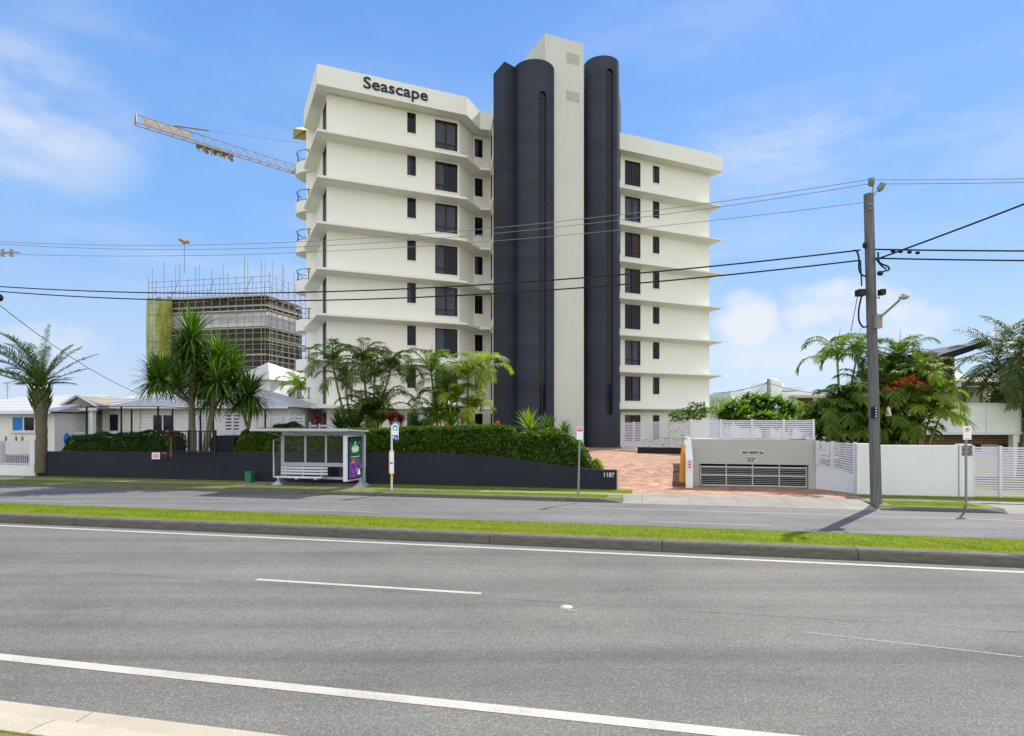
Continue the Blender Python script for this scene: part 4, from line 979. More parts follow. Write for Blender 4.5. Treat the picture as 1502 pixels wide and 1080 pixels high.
lt_ = MB(); lt_.tube([PW(1284,472,18.15), PW(1320,440,17.7)], .035, 8); arm = lt_.build('lamp_arm', M['galv'], up); MB().box(*[v for a_ in ((PW(1279,1).x,PW(1287,1).x),(18.05,18.2),(PW(1,483).z,PW(1,463).z)) for v in a_]).build('mounting_block', M['scafwood'], up)
c_ = PW(1326,436,17.6); MB(frame(c_, .3) @ Matrix.Rotation(R(-10),4,'Y')).ball((0,0,0),.18,.10,.075,12,8).build('lamp_head', M['green'] if False else M['timber'], arm, True)
MB(frame(c_, .3) @ Matrix.Rotation(R(-10),4,'Y')).ball((-.02,0,.075),.05,.05,.04,8,5).build('photocell', M['galv'], arm)
# pole number plate
nm_ = MB(); cx_ = PW(1283.5,605,18.15)
nm_.box(cx_.x-.04,cx_.x+.045,18.10,18.30,PW(1,613.5).z,PW(1,597).z); npl = nm_.build('number_plate', M['black'], up)
nd_ = MB()
for k in range(4): nd_.box(cx_.x-.016,cx_.x+.008,18.085,18.10,PW(1,612-4*k).z,PW(1,610-4*k).z)
nd_.build('number_digits', M['signwhite'], npl)
# second pole just outside the left of the frame
P2 = Vector((-22.35, 25.6, 0)); up2 = empty('power_pole', (P2.x,P2.y,.1), 'timber power pole standing just outside the left edge, only its crossarm showing', 'power pole')
MB().tube([P2, P2+Vector((0,0,10.4))], [.19,.14], 14).build('timber_shaft', M['pole'], up2, True)
mb = MB(); mb.tube([PP(-14,372,25.5),PP(20,370,25.4),PP(29,371,25.3)], .035, 6); mb.build('crossarm', M['steel'], up2)
for px in (4, 17): MB().tube([PP(px,376,25.45),PP(px,371,25.45),PP(px,366,25.45)], [.09,.06,.07], 8).build('insulator', M['galv'], up2, True)
MB().ball(tuple(PP(0,437,25.4)), .12,.12,.16, 8,6).build('junction_box', M['black'], up2)
def wire(a_, b_, sag, r, label, mat='black', n=28):
    a_, b_ = Vector(a_), Vector(b_); pts = []
    for i in range(n+1):
        t = i/n; p = a_.lerp(b_, t); p.z -= 4*sag*t*(1-t); pts.append(p)
    o = MB().tube(pts, r, 6).build('power_line', M[mat], None, True); tag(o, label, 'power line', 'overhead lines between the power poles'); return o
wire(PW(1278,263), PP(-12,354,25.6), .85, .010, 'thin top overhead line reaching left from the pole head', 'galv')
wire(PW(1280,269), PP(-12,357,26.2), .95, .010, 'thin second overhead line reaching left just below the top line', 'galv')
wire(PW(1268,297), PP(-12,372,25.5), .65, .009, 'faint third overhead line reaching left below the pole head', 'galv')
wire(PW(1262,367), PP(-8,420,25.6), .72, .024, 'thick dark upper cable crossing the building front to the pole')
wire(PW(1262,382), PP(-8,427,25.6), .78, .024, 'thick dark lower cable crossing the building front to the pole')
E = RF(s_at(1280,20.3)+34, 20.3)
wire(PW(1284,366), (E.x,E.y,7.9), .7, .024, 'thick dark cable leaving the pole to the right, upper of two'); wire(PW(1284,379), (E.x,E.y,7.55), .7, .024, 'thick dark cable leaving the pole to the right, lower of two')
wire(PW(1280,264), (E.x,E.y,10.2), .8, .009, 'thin top overhead line leaving the pole head to the right', 'galv'); wire(PW(1295,270), (E.x,E.y,10.1), .75, .009, 'thin overhead line from the slanted insulator to the right', 'galv')
wire(PW(1290,379), (22,9.0,12.0), .25, .026, 'dark cable rising steeply to the upper right corner')
for i, px in enumerate((1310,1321,1334,1346)):
    q = online(px, (x_,y_), E); tag(MB().ball((q.x,q.y,zat(368.5+(px-1310)*.07,q.y)), .08,.05,.05,8,5).build('line_clamp', M['black']), 'small black clamp hanging on the upper right cable near the pole', 'clamp', 'clamps on the right hand cable')
wire(PP(0,448,25.5), PP(205,578,36), .35, .014, 'dark service line sloping down to the tiled cottage roof')

# ================= cottages on the left =================
def hip(mb, x0, x1, y0, y1, ze, zr, l=1, r=1, ov=.35):
    x0 -= ov; x1 += ov; y0 -= ov; y1 += ov; h = (y1-y0)/2; ym = (y0+y1)/2
    a_ = (x0+(h if l else 0), ym, zr); b_ = (x1-(h if r else 0), ym, zr)
    mb.add([(x0,y0,ze),(x1,y0,ze),(x1,y1,ze),(x0,y1,ze),a_,b_], [(0,1,5,4),(2,3,4,5),(1,2,5),(3,0,4),(0,3,2,1)])
def cwin(T, x0, x1, z0_, z1_, par, mat='frame', bars=1, fm='white'):
    mb = MB(T); f = .05
    mb.box(x0,x1,-.04,.0,z0_,z0_+f); mb.box(x0,x1,-.04,.0,z1_-f,z1_); mb.box(x0,x0+f,-.04,0,z0_+f,z1_-f); mb.box(x1-f,x1,-.04,0,z0_+f,z1_-f)
    for k in range(bars): xm = x0+(x1-x0)*(k+1)/(bars+1); mb.box(xm-.04,xm+.04,-.04,0,z0_+f,z1_-f)
    o = mb.build('window', M[fm], par); MB(T).quad((x0+f,-.012,z0_+f),(x1-f,-.012,z0_+f),(x1-f,-.012,z1_-f),(x0+f,-.012,z1_-f)).build('pane', M['sglass'], o)
    MB(T).box(x0-.05,x1+.05,-.1,-.003,z0_-.08,z0_-.004).build('sill', M[fm], o); return o
# cottage at the far left
D = 33.0; X = lambda px, d=D: (px-CX)/F*d; Z = lambda y, d=D: zat(y, d)
h1 = empty('cottage', (X(0),D,.4), 'low white cottage at the left edge with a blue curtained window', 'house')
MB().box(X(-140), X(80), D, D+8, .3, Z(606)).build('wall', M['houseA'], h1)
mb = MB(); hip(mb, X(-140), X(80), D, D+8, Z(604), Z(580,D+4), 1, 0, .35); mb.build('roof', M['tile'], h1)
MB().box(X(-140)-.35, X(82), D-.5, D-.36, Z(607.5), Z(603)).build('gutter', M['whitewall'], h1)
o = cwin(Matrix(), X(18), X(52), Z(633), Z(611), h1); 
for y0 in ():
    pass
T = frame((0,D,0)); o = cwin(T, X(18), X(52), Z(633), Z(611), h1); MB(T).quad((X(19.5),-.02,Z(632)),(X(33),-.02,Z(632)),(X(33),-.02,Z(612)),(X(19.5),-.02,Z(612))).build('blue_curtain', M['signblue'], o)
bpy.data.objects.remove(bpy.data.objects['window.%03d' % 0]) if False else None
ant = empty('tv_antenna', (X(11),D+3,Z(585,D+3)), 'small television antenna on the left cottage roof', 'antenna')
mb = MB(); ax = X(11,D+3); mb.tube([(ax,D+3,Z(590,D+3)),(ax,D+3,Z(562,D+3))], .02, 5)
for k in range(4): mb.tube([(ax-.28+.05*k,D+3,Z(563+k*3,D+3)),(ax+.28-.05*k,D+3,Z(563+k*3,D+3))], .012, 4)
mb.build('mast', M['galv'], ant)
# main cottage with gabled porch
D = 36.0; X = lambda px, d=D: (px-CX)/F*d; Z = lambda y, d=D: zat(y, d)
h2 = empty('cottage', (X(180),D,.84), 'white tiled cottage with a small gabled porch behind the charcoal wall', 'house')
MB().box(X(150), X(425), D, D+8.5, .5, Z(597)).build('wall', M['houseA'], h2)
MB().box(X(79), X(149.8), D+1.2, D+7, .5, Z(597)).build('wall', M['houseB'], h2)
mb = MB(); hip(mb, X(152), X(425), D, D+8.5, Z(597), Z(566,D+4.2), 1, 1, .4); rr_ = mb.build('roof', M['tile'], h2)
mb = MB(); mb.box(X(150)-.45,X(427),D-.56,D-.42,Z(599.5),Z(596)); mb.build('gutter', M['whitewall'], h2)
mb = MB(); p0_ = (X(150)-.4,D-.42,Z(597)+.02); p1_ = (X(152)+4.65-.4,D+4.25,Z(566,D+4.2)+.02)
mb.tube([p0_,p1_], .09, 5); mb.tube([p1_,(X(425)-4.2,D+4.25,Z(566,D+4.2)+.02)], .09, 5); mb.build('ridge_tiles', M['tile'], h2)
# low link roof and gabled porch
mb = MB(); hip(mb, X(79), X(160), D+1.4, D+7.2, Z(598), Z(578,D+4.2), 1, 0, .4); mb.build('roof', M['tile'], h2)
Dp = D-1.6; Xp = lambda px: (px-CX)/F*Dp; Zp = lambda y: zat(y, Dp); xa, xb, xm = Xp(83), Xp(144), Xp(113)
mb = MB(); za_, zb_ = Zp(598), Zp(580)
mb.add([(xa,Dp,za_),(xm,Dp,zb_),(xb,Dp,za_),(xa,D+4,za_),(xm,D+4,zb_),(xb,D+4,za_),(xa,Dp,za_-.1),(xm,Dp,zb_-.1),(xb,Dp,za_-.1),(xa,D+4,za_-.1),(xm,D+4,zb_-.1),(xb,D+4,za_-.1)],
       [(0,1,4,3),(1,2,5,4),(6,9,10,7),(7,10,11,8),(0,6,7,1),(1,7,8,2),(0,3,9,6),(2,8,11,5)]); mb.build('porch_roof', M['beigeroof'], h2)
mb = MB(); mb.add([(xa+.25,Dp+.12,za_-.06),(xb-.25,Dp+.12,za_-.06),(xm,Dp+.12,zb_-.14)], [(0,1,2)]); mb.build('gable_panel', M['beigeroof'], h2)
mb = MB(); 
for (u, v_) in (((xa,za_),(xm,zb_)),((xm,zb_),(xb,za_))): mb.tube([(u[0],Dp-.02,u[1]+.02),(v_[0],Dp-.02,v_[1]+.02)], .07, 4)
mb.box(xa-.3,xb-.05,Dp-.06,Dp+.02,za_-.18,za_-.03); mb.build('bargeboard', M['white'], h2)
for px in (84, 129): MB().box(Xp(px), Xp(px)+.26, Dp+.05, Dp+.3, .8, za_-.19).build('porch_post', M['whitewall'], h2)
MB().box(Xp(84), Xp(129), D+1.0, D+1.19, .8, Z(597)).build('wall', M['houseB'], h2)
T = frame((0,D+.98,0)); dd_ = D+.98
for (pa_, pb_, y0_, y1_) in ((87,99,632,609),(100,108,632,609)): cwin(T, (pa_-CX)/F*dd_, (pb_-CX)/F*dd_, zat(y0_,dd_), zat(y1_,dd_), h2, bars=0)
MB(T).box((115-CX)/F*dd_, (127-CX)/F*dd_, -.05, 0, .84, zat(609,dd_)).build('screen_door', M['steel'], h2)
MB(T).box((134-CX)/F*dd_, (148-CX)/F*dd_, -.05, 0, .84, zat(608,dd_)).build('front_door', M['navy'], h2)
T = frame((0,D,0)); cwin(T, X(160), X(175), Z(633), Z(607), h2, bars=0); cwin(T, X(224), X(254), Z(633), Z(608), h2); MB(T).tube([(X(205),-.1,.9),(X(205),-.1,Z(600))], .05, 6).build('downpipe', M['whitewall'], h2)
cwin(T, X(330), X(352), Z(633), Z(608), h2)
mb = MB(); mb.box(Xp(66), Xp(127), Dp-.2, Dp-.14, 1.98, 2.05)
for px in (68, 79, 92, 105, 118): mb.box(Xp(px)-.03, Xp(px)+.03, Dp-.2, Dp-.14, .8, 1.98)
for k in range(5): mb.box(Xp(66), Xp(127), Dp-.18, Dp-.165, 1.1+.16*k, 1.115+.16*k)
mb.build('terrace_railing', M['white'], h2)
mb = MB(); mb.tube([(Xp(142),Dp-.2,1.2),(Xp(152),Dp-.2,1.98),(Xp(175),Dp-.2,1.98)], .04, 5); mb.tube([(Xp(142),Dp-.2,.8),(Xp(142),Dp-.2,1.2)], .05, 5); mb.build('stair_rail', M['white'], h2)
MB().box(Xp(60), Xp(127), Dp-.1, Dp+.3, .5, 1.25).build('terrace_base', M['brick'], h2)
mb = MB(); Db = Dp-.6
mb.ball(((76-CX)/F*Db,Db,1.55),.42,.35,.42,12,8); mb.ball(((87-CX)/F*Db,Db+.1,1.65),.5,.35,.5,12,8); tb_ = mb.build('tarpaulin_cover', M['blue'], None, True)
tag(tb_, 'bundle under a bright blue tarpaulin on the cottage terrace', 'tarpaulin')
# houses behind, two storeys, white tiles
def gable(mb, T, L, W, ze, zr, ov=.3):
    m = MB(T); m.add([(-ov,-ov,ze),(L+ov,-ov,ze),(L+ov,W+ov,ze),(-ov,W+ov,ze),(-ov,W/2,zr),(L+ov,W/2,zr)], [(0,1,5,4),(2,3,4,5),(0,4,3),(1,2,5),(0,3,2,1)]); return m
D = 56; X = lambda px, d=D: (px-CX)/F*d; Z = lambda y, d=D: zat(y, d)
h3 = empty('townhouse', (X(380),D,.8), 'white two storey house with a long tiled roof behind the pandanus', 'house')
T = frame((X(345),D,0), R(-22)); 
MB(T).box(0,4.2,0,9,.8,Z(558)).build('wall', M['houseA'], h3)
m = MB(T); ze = Z(556)+.1
m.add([(-.4,-.5,ze-.3),(4.6,-.5,ze-.3),(4.6,9,ze-.3),(-.4,9,ze-.3),(-.2,4,ze+1.7),(2.4,1.6,ze+1.5)], [(0,1,5,4),(1,2,5),(2,3,4,5),(3,0,4),(0,3,2,1)]); m.build('roof', M['tile'], h3)
D = 48; h4 = empty('townhouse', (X(410,D),D,.8), 'cream walled house with a stepped gable roof beside the white apartment block', 'house')
T = frame(((385-CX)/F*D,D,0), R(0)); 
MB(T).box(0,(413-385)/F*D,0,6,.8,zat(597,D)).build('wall', M['houseB'], h4); MB(T).box((413.5-385)/F*D,(450-385)/F*D,.4,6,.8,zat(596,D)).build('wall', M['houseB'], h4)
m = MB(T); w1 = (414-385)/F*D; ze = zat(597,D)
m.add([(-.4,-.4,ze),(w1+.1,-.4,ze),(w1+.1,6,ze),(-.4,6,ze),(w1*.2,3,zat(565,D+3)),(w1*.45,3,zat(570,D+3))], [(0,1,5,4),(1,2,5),(2,3,4,5),(3,0,4),(0,3,2,1)]); m.build('roof', M['tile'], h4)
m = MB(T); w0_, w2_ = (409-385)/F*D, (452-385)/F*D
m.add([(w0_,.1,ze+.02),(w2_,.1,ze+.02),((w0_+w2_)/2+.3,.1,zat(563,D)),(w0_-1.6,4,zat(566,D+4)),(w2_,6,ze+.02),((w0_+w2_)/2,6,zat(563,D+5))], [(0,2,5,3),(2,1,4,5)]); m.build('roof', M['tile'], h4)
m = MB(T); m.add([(w0_+.2,.38,ze-.05),(w2_-.2,.38,ze-.05),((w0_+w2_)/2+.3,.38,zat(564.5,D))], [(0,1,2)]); m.build('gable_wall', M['houseB'], h4)
T = frame((0,D-.0,0)); cwin(frame((0,D,0)), (396-CX)/F*D, (405-CX)/F*D, zat(612,D), zat(602,D), h4, bars=0); cwin(frame((0,D+.4,0)), (420-CX)/F*D, (432-CX)/F*D, zat(612,D), zat(603,D), h4, bars=0)

# ---- fences in the left garden ----
fp = [(PP(px,0,32).x, 32) for px in (276,297,342,358)]
slatfence('slat_fence', fp, [1.2]*4, [zat(610,32)]*4, 10, M['white'], 'white slatted screen behind the pandanus trunks, left of two', sh=.6)
fp = [(PP(px,0,32.5).x, 32.5) for px in (376,396,414,432,446)]
slatfence('slat_fence', fp, [1.2]*5, [zat(609,32.5)]*5, 10, M['white'], 'white slatted screen between the pandanus and the apartment block', sh=.6)
fp = [(PP(px,0,33).x, 33) for px in (455,468,480)]
slatfence('slat_fence', fp, [1.4]*3, [zat(620,33)]*3, 4, M['white'], 'low white rail panel at the left corner of the apartment block', sh=.4)
g = empty('mesh_fence', (PP(127,0,30).x,30,.9), 'dark wire mesh fence with tall thin posts before the cottages', 'fence'); D = 30
for px, yt in ((127,596),(178,597),(193,600),(232,596),(253,600),(294,598),(313,600),(389,601)): MB().tube([(PP(px,0,D).x,D,.9),(PP(px,0,D).x,D,zat(yt,D))], .045, 8).build('post', M['black'], g)
MB().tube([(PP(px,0,D).x,D,zat(y,D)) for px, y in ((127,596.5),(232,596.5),(313,600),(389,601))], .022, 6).build('top_rail', M['black'], g)
mb = MB()
x0_, x1_ = PP(127,0,D).x, PP(313,0,D).x; k = x0_
while k < x1_: mb.tube([(k,D,.95),(k,D,zat(598.5,D))], .0035, 3, False); k += .16
for i in range(14): mb.tube([(x0_,D,1.0+.17*i),(x1_,D,1.0+.17*i)], .0035, 3, False)
mb.build('wire_mesh', M['black'], g)
g = empty('picket_railing', (PP(250,0,25.5).x,25.5,1.2), 'dark metal picket railing on the charcoal wall beside the pandanus', 'railing')
D = 25.4; mb = MB(); T = dirframe((PP(249,0,25.6).x,25.6,0),(PP(316,0,24.9).x,24.9,0)); L = math.dist((PP(249,0,25.6).x,25.6),(PP(316,0,24.9).x,24.9))
m = MB(T); m.box(0,L,-.02,.02,zat(633.5,D),zat(632,D)); m.box(0,L,-.02,.02,zat(662,D),zat(660.5,D)); m.build('rail', M['black'], g)
m = MB(T); n = 17
for k in range(n+1): m.box(L*k/n-.01,L*k/n+.01,-.01,.01,zat(661,D),zat(632.5,D))
m.build('picket_bars', M['black'], g)
for f_ in (.42, 1): MB(T).box(L*f_-.035,L*f_+.035,-.035,.035,1.2,zat(631,D)).build('post', M['black'], g)
# white fence wall at far left
q0, q1 = s_at(-60,22.35), s_at(53,22.35)
g = empty('fence_wall', RF(q1,22.35,.1), 'white masonry fence with picket panels at the left edge', 'fence')
mb = MB(ROAD); mb.box(q0, q1, 22.3, 22.52, 0, .62); mb.box(q1-.3, q1-.003, 22.28, 22.54, .62, 1.78); mb.box(s_at(-2,22.35)-.1, s_at(2,22.35), 22.28, 22.54, .62, 1.72); mb.box(q0, s_at(-30,22.35), 22.28, 22.54, .62, 1.72); mb.build('wall', M['whitewall'], g)
m = MB(ROAD); a, b = s_at(2,22.35), q1-.3; 
m.box(a,b,22.38,22.42,.66,.71); m.box(a,b,22.38,22.42,1.6,1.65)
k = a+.06
while k < b: m.box(k-.014,k+.014,22.37,22.385,.62,1.75); k += .105
m.build('picket_panel', M['white'], g)
for px in (7, 22, 31): MB(ROAD).ball((s_at(px,22.35),22.4,1.85),.05,.05,.12,8,6).build('finial', M['galv'], g)
mb = MB(ROAD).box(s_at(53,22.9), s_at(61,22.9), 22.9, 23.2, .3, 1.85).build('gate_pier', M['whitewall']); tag(mb, 'small white pier between the palm trunk and the picket fence', 'pier')

# ================= buildings on the right =================
D = 27.0; X = lambda px, d=D: (px-CX)/F*d; Z = lambda y, d=D: zat(y, d)
h5 = empty('beach_house', (X(1450),D,.12), 'white panelled house with brown timber band and skillion roof behind the slatted gate', 'house')
MB().box(X(1318), X(1498), D, D+.2, Z(638), Z(593.5)).build('balcony_panel', M['whitewall'], h5)
mb = MB(); mb.box(X(1316), X(1499.5), D-.04, D+.24, Z(593.4), Z(591.5)); mb.box(X(1316), X(1499.5), D-.03, D-.002, Z(637.5), Z(633.5))
for px in (1318, 1382, 1446, 1496): mb.box(X(px), X(px)+.04, D-.025, D-.002, Z(633), Z(594)); 
mb.build('panel_trim', M['white'], h5)
MB().box(X(1487), X(1498), D+.02, D+.3, 0, Z(638.3)).build('post', M['whitewall'], h5)
mb = MB()
for k in range(4): mb.box(X(1320,D+.6), X(1486,D+.6), D+.6, D+.66, Z(652-3.4*k,D+.6)+.01, Z(652-3.4*(k+1),D+.6)-.01)
mb.build('timber_band', M['brownwood'], h5)
MB().box(X(1320,D+.8), X(1488,D+.8), D+.8, D+7, 0, Z(638.2,D+.8)).build('wall', M['houseB'], h5)
T = frame((0,D+.79,0)); 
for pa_, pb_ in ((1426,1438),(1464,1486)): MB(T).box((pa_-CX)/F*(D+.8), (pb_-CX)/F*(D+.8), -.03, -.003, Z(662,D+.8), Z(649.3,D+.8)).build('window', M['black'], h5)
MB().box(X(1318,D+.3), X(1497,D+.3), D+.21, D+7, Z(638.2), Z(638.2)+.12).build('balcony_floor', M['white'], h5)
D2 = 31.0; X2 = lambda px: (px-CX)/F*D2; Z2 = lambda y: zat(y, D2)
MB().box(X2(1400), X2(1462), D2, D2+7, Z2(600), Z2(567)).build('wall', M['houseB'], h5)
mb = MB(); mb.add([(X2(1397),D2-.6,Z2(563)),(X2(1470),D2-.6,Z2(562)),(X2(1452),D2+4.5,zat(541,D2+4.5)),(X2(1397),D2+4.5,zat(528,D2+4.5))], [(0,1,2,3)]); mb.build('roof', M['beigeroof'], h5)
mb = MB(); mb.box(X2(1397), X2(1464), D2-.72, D2-.61, Z2(567.5), Z2(561.5)); mb.build('gutter', M['black'], h5)
mb = MB()
D3 = 29.5; X3 = lambda px: (px-CX)/F*D3; Z3 = lambda y: zat(y, D3)
for k in range(12):
    zb = Z3(566)+(Z3(517)-Z3(566))*k/12; mb.box(X3(1340), X3(1400.5), D3, D3+.12, zb+.01, zb+(Z3(517)-Z3(566))/12-.01); mb.box(X3(1400.5)-.1, X3(1400.5), D3+.12, D3+3, zb+.01, zb+(Z3(517)-Z3(566))/12-.01)
mb.build('timber_cladding', M['brownwood'], h5); MB().box(X3(1341), X3(1399), D3+.13, D3+3, Z3(567), Z3(519)).build('wall', M['interior'], h5)
mb = MB(); ra, rb = (X3(1325),Z3(534)), (X3(1433),Z3(501)); y0_, y1_ = D3-.9, D3+4
mb.add([(ra[0],y0_,ra[1]),(rb[0],y0_,rb[1]),(rb[0],y1_,rb[1]),(ra[0],y1_,ra[1]),(ra[0],y0_,ra[1]-.38),(rb[0],y0_,rb[1]-.26),(rb[0],y1_,rb[1]-.26),(ra[0],y1_,ra[1]-.38)], [(0,1,2,3),(7,6,5,4),(0,4,5,1),(1,5,6,2),(2,6,7,3),(3,7,4,0)]); mb.build('skillion_roof', M['frame'], h5)
# white house with domed roof room
D = 62.0; X = lambda px, d=D: (px-CX)/F*d; Z = lambda y, d=D: zat(y, d)
h6 = empty('white_house', (X(1130),D,.2), 'distant white flat roofed house with a rounded dome on top', 'house')
mb = MB(); mb.box(X(1072), X(1240), D, D+12, 0, Z(574.5)); mb.build('wall', M['whitewall'], h6)
MB().box(X(1135), X(1150), D+.5, D+6, Z(574), Z(559)).build('stair_head', M['whitewall'], h6)
mb = MB(); mb.ball((X(1142.5),D+1.5,Z(559)),.55,1.0,.40,16,8); mb.ball((X(1162),D+5,Z(566)),1.35,1.35,1.05,18,10); mb.build('dome', M['whitewall'], h6, True)
MB().box(X(1153), X(1180), D+.4, D+5, Z(573), Z(568)).build('parapet', M['white'], h6)
MB().box(X(1157), X(1215), D-1.2, D-.01, Z(584), Z(580.5)).build('canopy', M['siteslab'], h6)
T = frame((0,D-.01,0)); cwin(T, X(1084), X(1092), Z(592), Z(587), h6, bars=0); cwin(T, X(1148), X(1151), Z(592), Z(586), h6, bars=0); MB(T).box(X(1170), X(1192), -.02, -.003, Z(602), Z(584.5)).build('window', M['brownwood'], h6)
mb = MB(); mb.add([(X(1091),D+1,Z(574)),(X(1102),D+1,Z(569)),(X(1102),D+3,Z(569)),(X(1091),D+3,Z(574))], [(0,1,2,3)]); mb.build('solar_panel', M['steel'], h6)
D = 44; q = PP(1127.5,0,D); g = empty('timber_post', (q.x,D,0), 'short greenish timber service pole before the domed house', 'power pole')
MB().tube([(q.x,D,0),(q.x,D,zat(556,D))], [.15,.12], 10).build('timber_shaft', M['timber'], g, True); MB().tube([(q.x-.3,D-.1,zat(561,D)),(q.x,D-.1,zat(560,D))], .03, 5).build('bracket', M['steel'], g)
wire((q.x,D,zat(561,D)), PP(1046,577,40), .15, .02, 'thin service line from the short pole towards the apartment block'); wire((q.x,D,zat(562,D)), PP(1235,577,50), .3, .02, 'thin service line from the short pole to the right')
wire((q.x-.2,D,zat(563,D)), PP(1088,594,60), .1, .015, 'thin service line dropping from the short pole to the domed house')

# ================= construction site and crane =================
Cc = (-45.8,113.0); Cl = (-71.3,118.2); Cr = (-42.6,126.0); Cb = (Cr[0]+Cl[0]-Cc[0], Cr[1]+Cl[1]-Cc[1]); zt = 26.9
cs_ = empty('unfinished_building', ((Cc[0]+Cl[0])/2, 116, 0), 'unfinished block wrapped in black and white sheeting behind scaffolding', 'building')
ins = .9
def inset(p): m_ = ((Cc[0]+Cb[0])/2, (Cc[1]+Cb[1])/2); d = math.dist(p, m_); return (p[0]+(m_[0]-p[0])*ins/d*1.6, p[1]+(m_[1]-p[1])*ins/d*1.6)
pl_ = [inset(p) for p in (Cl,Cc,Cr,Cb)]
MB().prism(pl_, 0, zt-.8).build('cladding', M['site'], cs_)
def ring_(z0_, z1_, off, name, mt, par=cs_):
    p = [inset(q) for q in (Cl,Cc,Cr,Cb)]; m_ = (sum(q[0] for q in p)/4, sum(q[1] for q in p)/4)
    pp = [(m_[0]+(q[0]-m_[0])*(1+off), m_[1]+(q[1]-m_[1])*(1+off)) for q in p]; return MB().prism(pp, z0_, z1_).build(name, M[mt], par)
ring_(zat(477,113), zat(452.5,113), .03, 'building_wrap', 'sitewrap')
for y in (431.5, 446, 479, 497.5, 519, 541, 563): ring_(zat(y,113)-.16, zat(y,113)+.14, .018, 'floor_slab', 'siteslab')
Tw = dirframe((*pl_[0],0),(*pl_[1],0)); Lw = math.dist(pl_[0],pl_[1])
for k in range(7): 
    wrap = MB(Tw).box(Lw*(.15+.12*k), Lw*(.15+.12*k)+.08, -.62, -.58, zat(473,113), zat(457,113)).build('wrap_joint', M['steel'], cs_)
    text('wrap_lettering', 'emcon', 1.0, M['steel'], Tw @ Matrix.Translation((Lw*(.165+.12*k), -.66, zat(467.5,113))), cs_, .02, .01)
def scaff(name, pA, pB, label, nb, z1, zrail, over):
    g = empty(name, (pA[0],pA[1],0), label, 'scaffolding'); T = dirframe((*pA,0),(*pB,0)); L = math.dist(pA,pB)
    for k in range(nb+1):
        x = L*k/nb; top = z1+(over*(.6+.4*((k*7)%5)/4) if k % 2 == 0 else 3.6); m = MB(T); m.tube([(x,0,0),(x,0,top)], .06, 5)
        if k < nb+1: m.tube([(x,1.0,0),(x,1.0,z1+(2.2 if k%3 else 6.5))], .05, 5); m.build('standard', M['scaf'], g)
    z = 2.6; i = 0
    while z < z1+3.4:
        m = MB(T); m.tube([(0,0,z),(L,0,z)], .05, 5); m.build('ledger', M['scaf'], g)
        if z < z1 and i % 5 == 0: MB(T).box(0,L,.1,.95,z-.12,z-.03).build('deck', M['scafwood'], g)
        z += 1.06; i += 1
    for k in range(9):
        x = L*((k*5)%nb)/nb; zz = 3+((k*3.7)%(z1-4)); MB(T).tube([(x,-.1,zz),(x+L/nb,-.1,zz+3.2)], .06, 4).build('brace', M['scaf'], g)
    for k in range(3): x = L*(.2+.3*k); MB(T).tube([(x,-.1,z1),(x+1.6,-.1,z1+3.3)], .07, 4).build('brace', M['scaf'], g)
    return g
def out(p, d): m_ = ((Cc[0]+Cb[0])/2, (Cc[1]+Cb[1])/2); q = math.dist(p, m_); return (p[0]+(p[0]-m_[0])*d/q, p[1]+(p[1]-m_[1])*d/q)
scaff('scaffolding', out(Cl,.3), out(Cc,.3), 'tall tube scaffolding across the broad front of the unfinished block', 15, zat(431,113), 0, 7.2)
scaff('scaffolding', out(Cc,.3), out(Cr,.3), 'tube scaffolding along the shorter right side of the unfinished block', 7, zat(431,113), 0, 6.5)
T = dirframe((*Cl,0),(*Cc,0)); L = math.dist(Cl,Cc)*.215; m = MB(T); n = 14; v = []
for i in range(n+1):
    for j, z in enumerate((0, 6, 12, 18, 23, zat(437.5,117))): v.append((L*i/n-.3, -.55+.22*math.sin(i*1.9+j*1.3), z+(.35*math.sin(i*1.1) if j == 5 else 0)))
m.add(v, [(6*i+j,6*i+6+j,6*i+7+j,6*i+j+1) for i in range(n) for j in range(5)]); tag(m.build('debris_netting', M['net'], None, True), 'yellow green debris netting hung down the left end of the scaffold', 'netting')
# worker, tiny on the top deck
# crane: jib, trolley, hook
JA = Vector((-53.3,85,zat(182,85))); JB = Vector((-36.5,102,zat(253,102))); JB2 = JA.lerp(JB, 1.55); JB2.z = JA.z
JB.z = JA.z
cr = empty('tower_crane', (JB2.x,JB2.y,0), 'yellow tower crane whose long lattice jib reaches out left of the apartment block', 'crane')
u = (JB2-JA).normalized(); sd_ = Vector((u.y,-u.x,0)); Lj = (JB2-JA).length; hj = 1.35
m = MB(); 
def chord(off, zo, r): m.tube([JA+sd_*off+Vector((0,0,zo)), JB2+sd_*off+Vector((0,0,zo))], r, 5)
chord(.5,0,.075); chord(-.5,0,.075); chord(0,hj,.06)
k = 0.0
while k < Lj-1.6:
    a_ = JA+u*k; b_ = JA+u*(k+.8); c_ = JA+u*(k+1.6)
    for s_ in (-.5,.5): m.tube([a_+sd_*s_, b_+Vector((0,0,hj)), c_+sd_*s_], .028, 4, False)
    m.tube([a_+sd_*.5, a_-sd_*.5], .03, 4, False); k += 1.6
m.tube([JA+sd_*.5, JA+Vector((0,0,hj+.15)), JA-sd_*.5], .09, 5); m.build('jib', M['yellow'], cr)
TJ = Matrix.Translation(JA) @ Matrix.Rotation(math.atan2(u.y,u.x), 4, 'Z')
MB(TJ).box(.9,7.2,-.06,.0,.35,1.15).build('panel_board', M['peach'], cr)
MB(TJ).tube([(5.0,0,hj+.15),(9.8,0,hj+1.1)], .12, 6).build('stay_beam', M['yellow'], cr)
MB().tube([JA+u*9.8+Vector((0,0,hj+1.1)), JB2+Vector((0,0,8))], .022, 4).build('stay_line', M['galv'], cr)
m = MB(TJ)
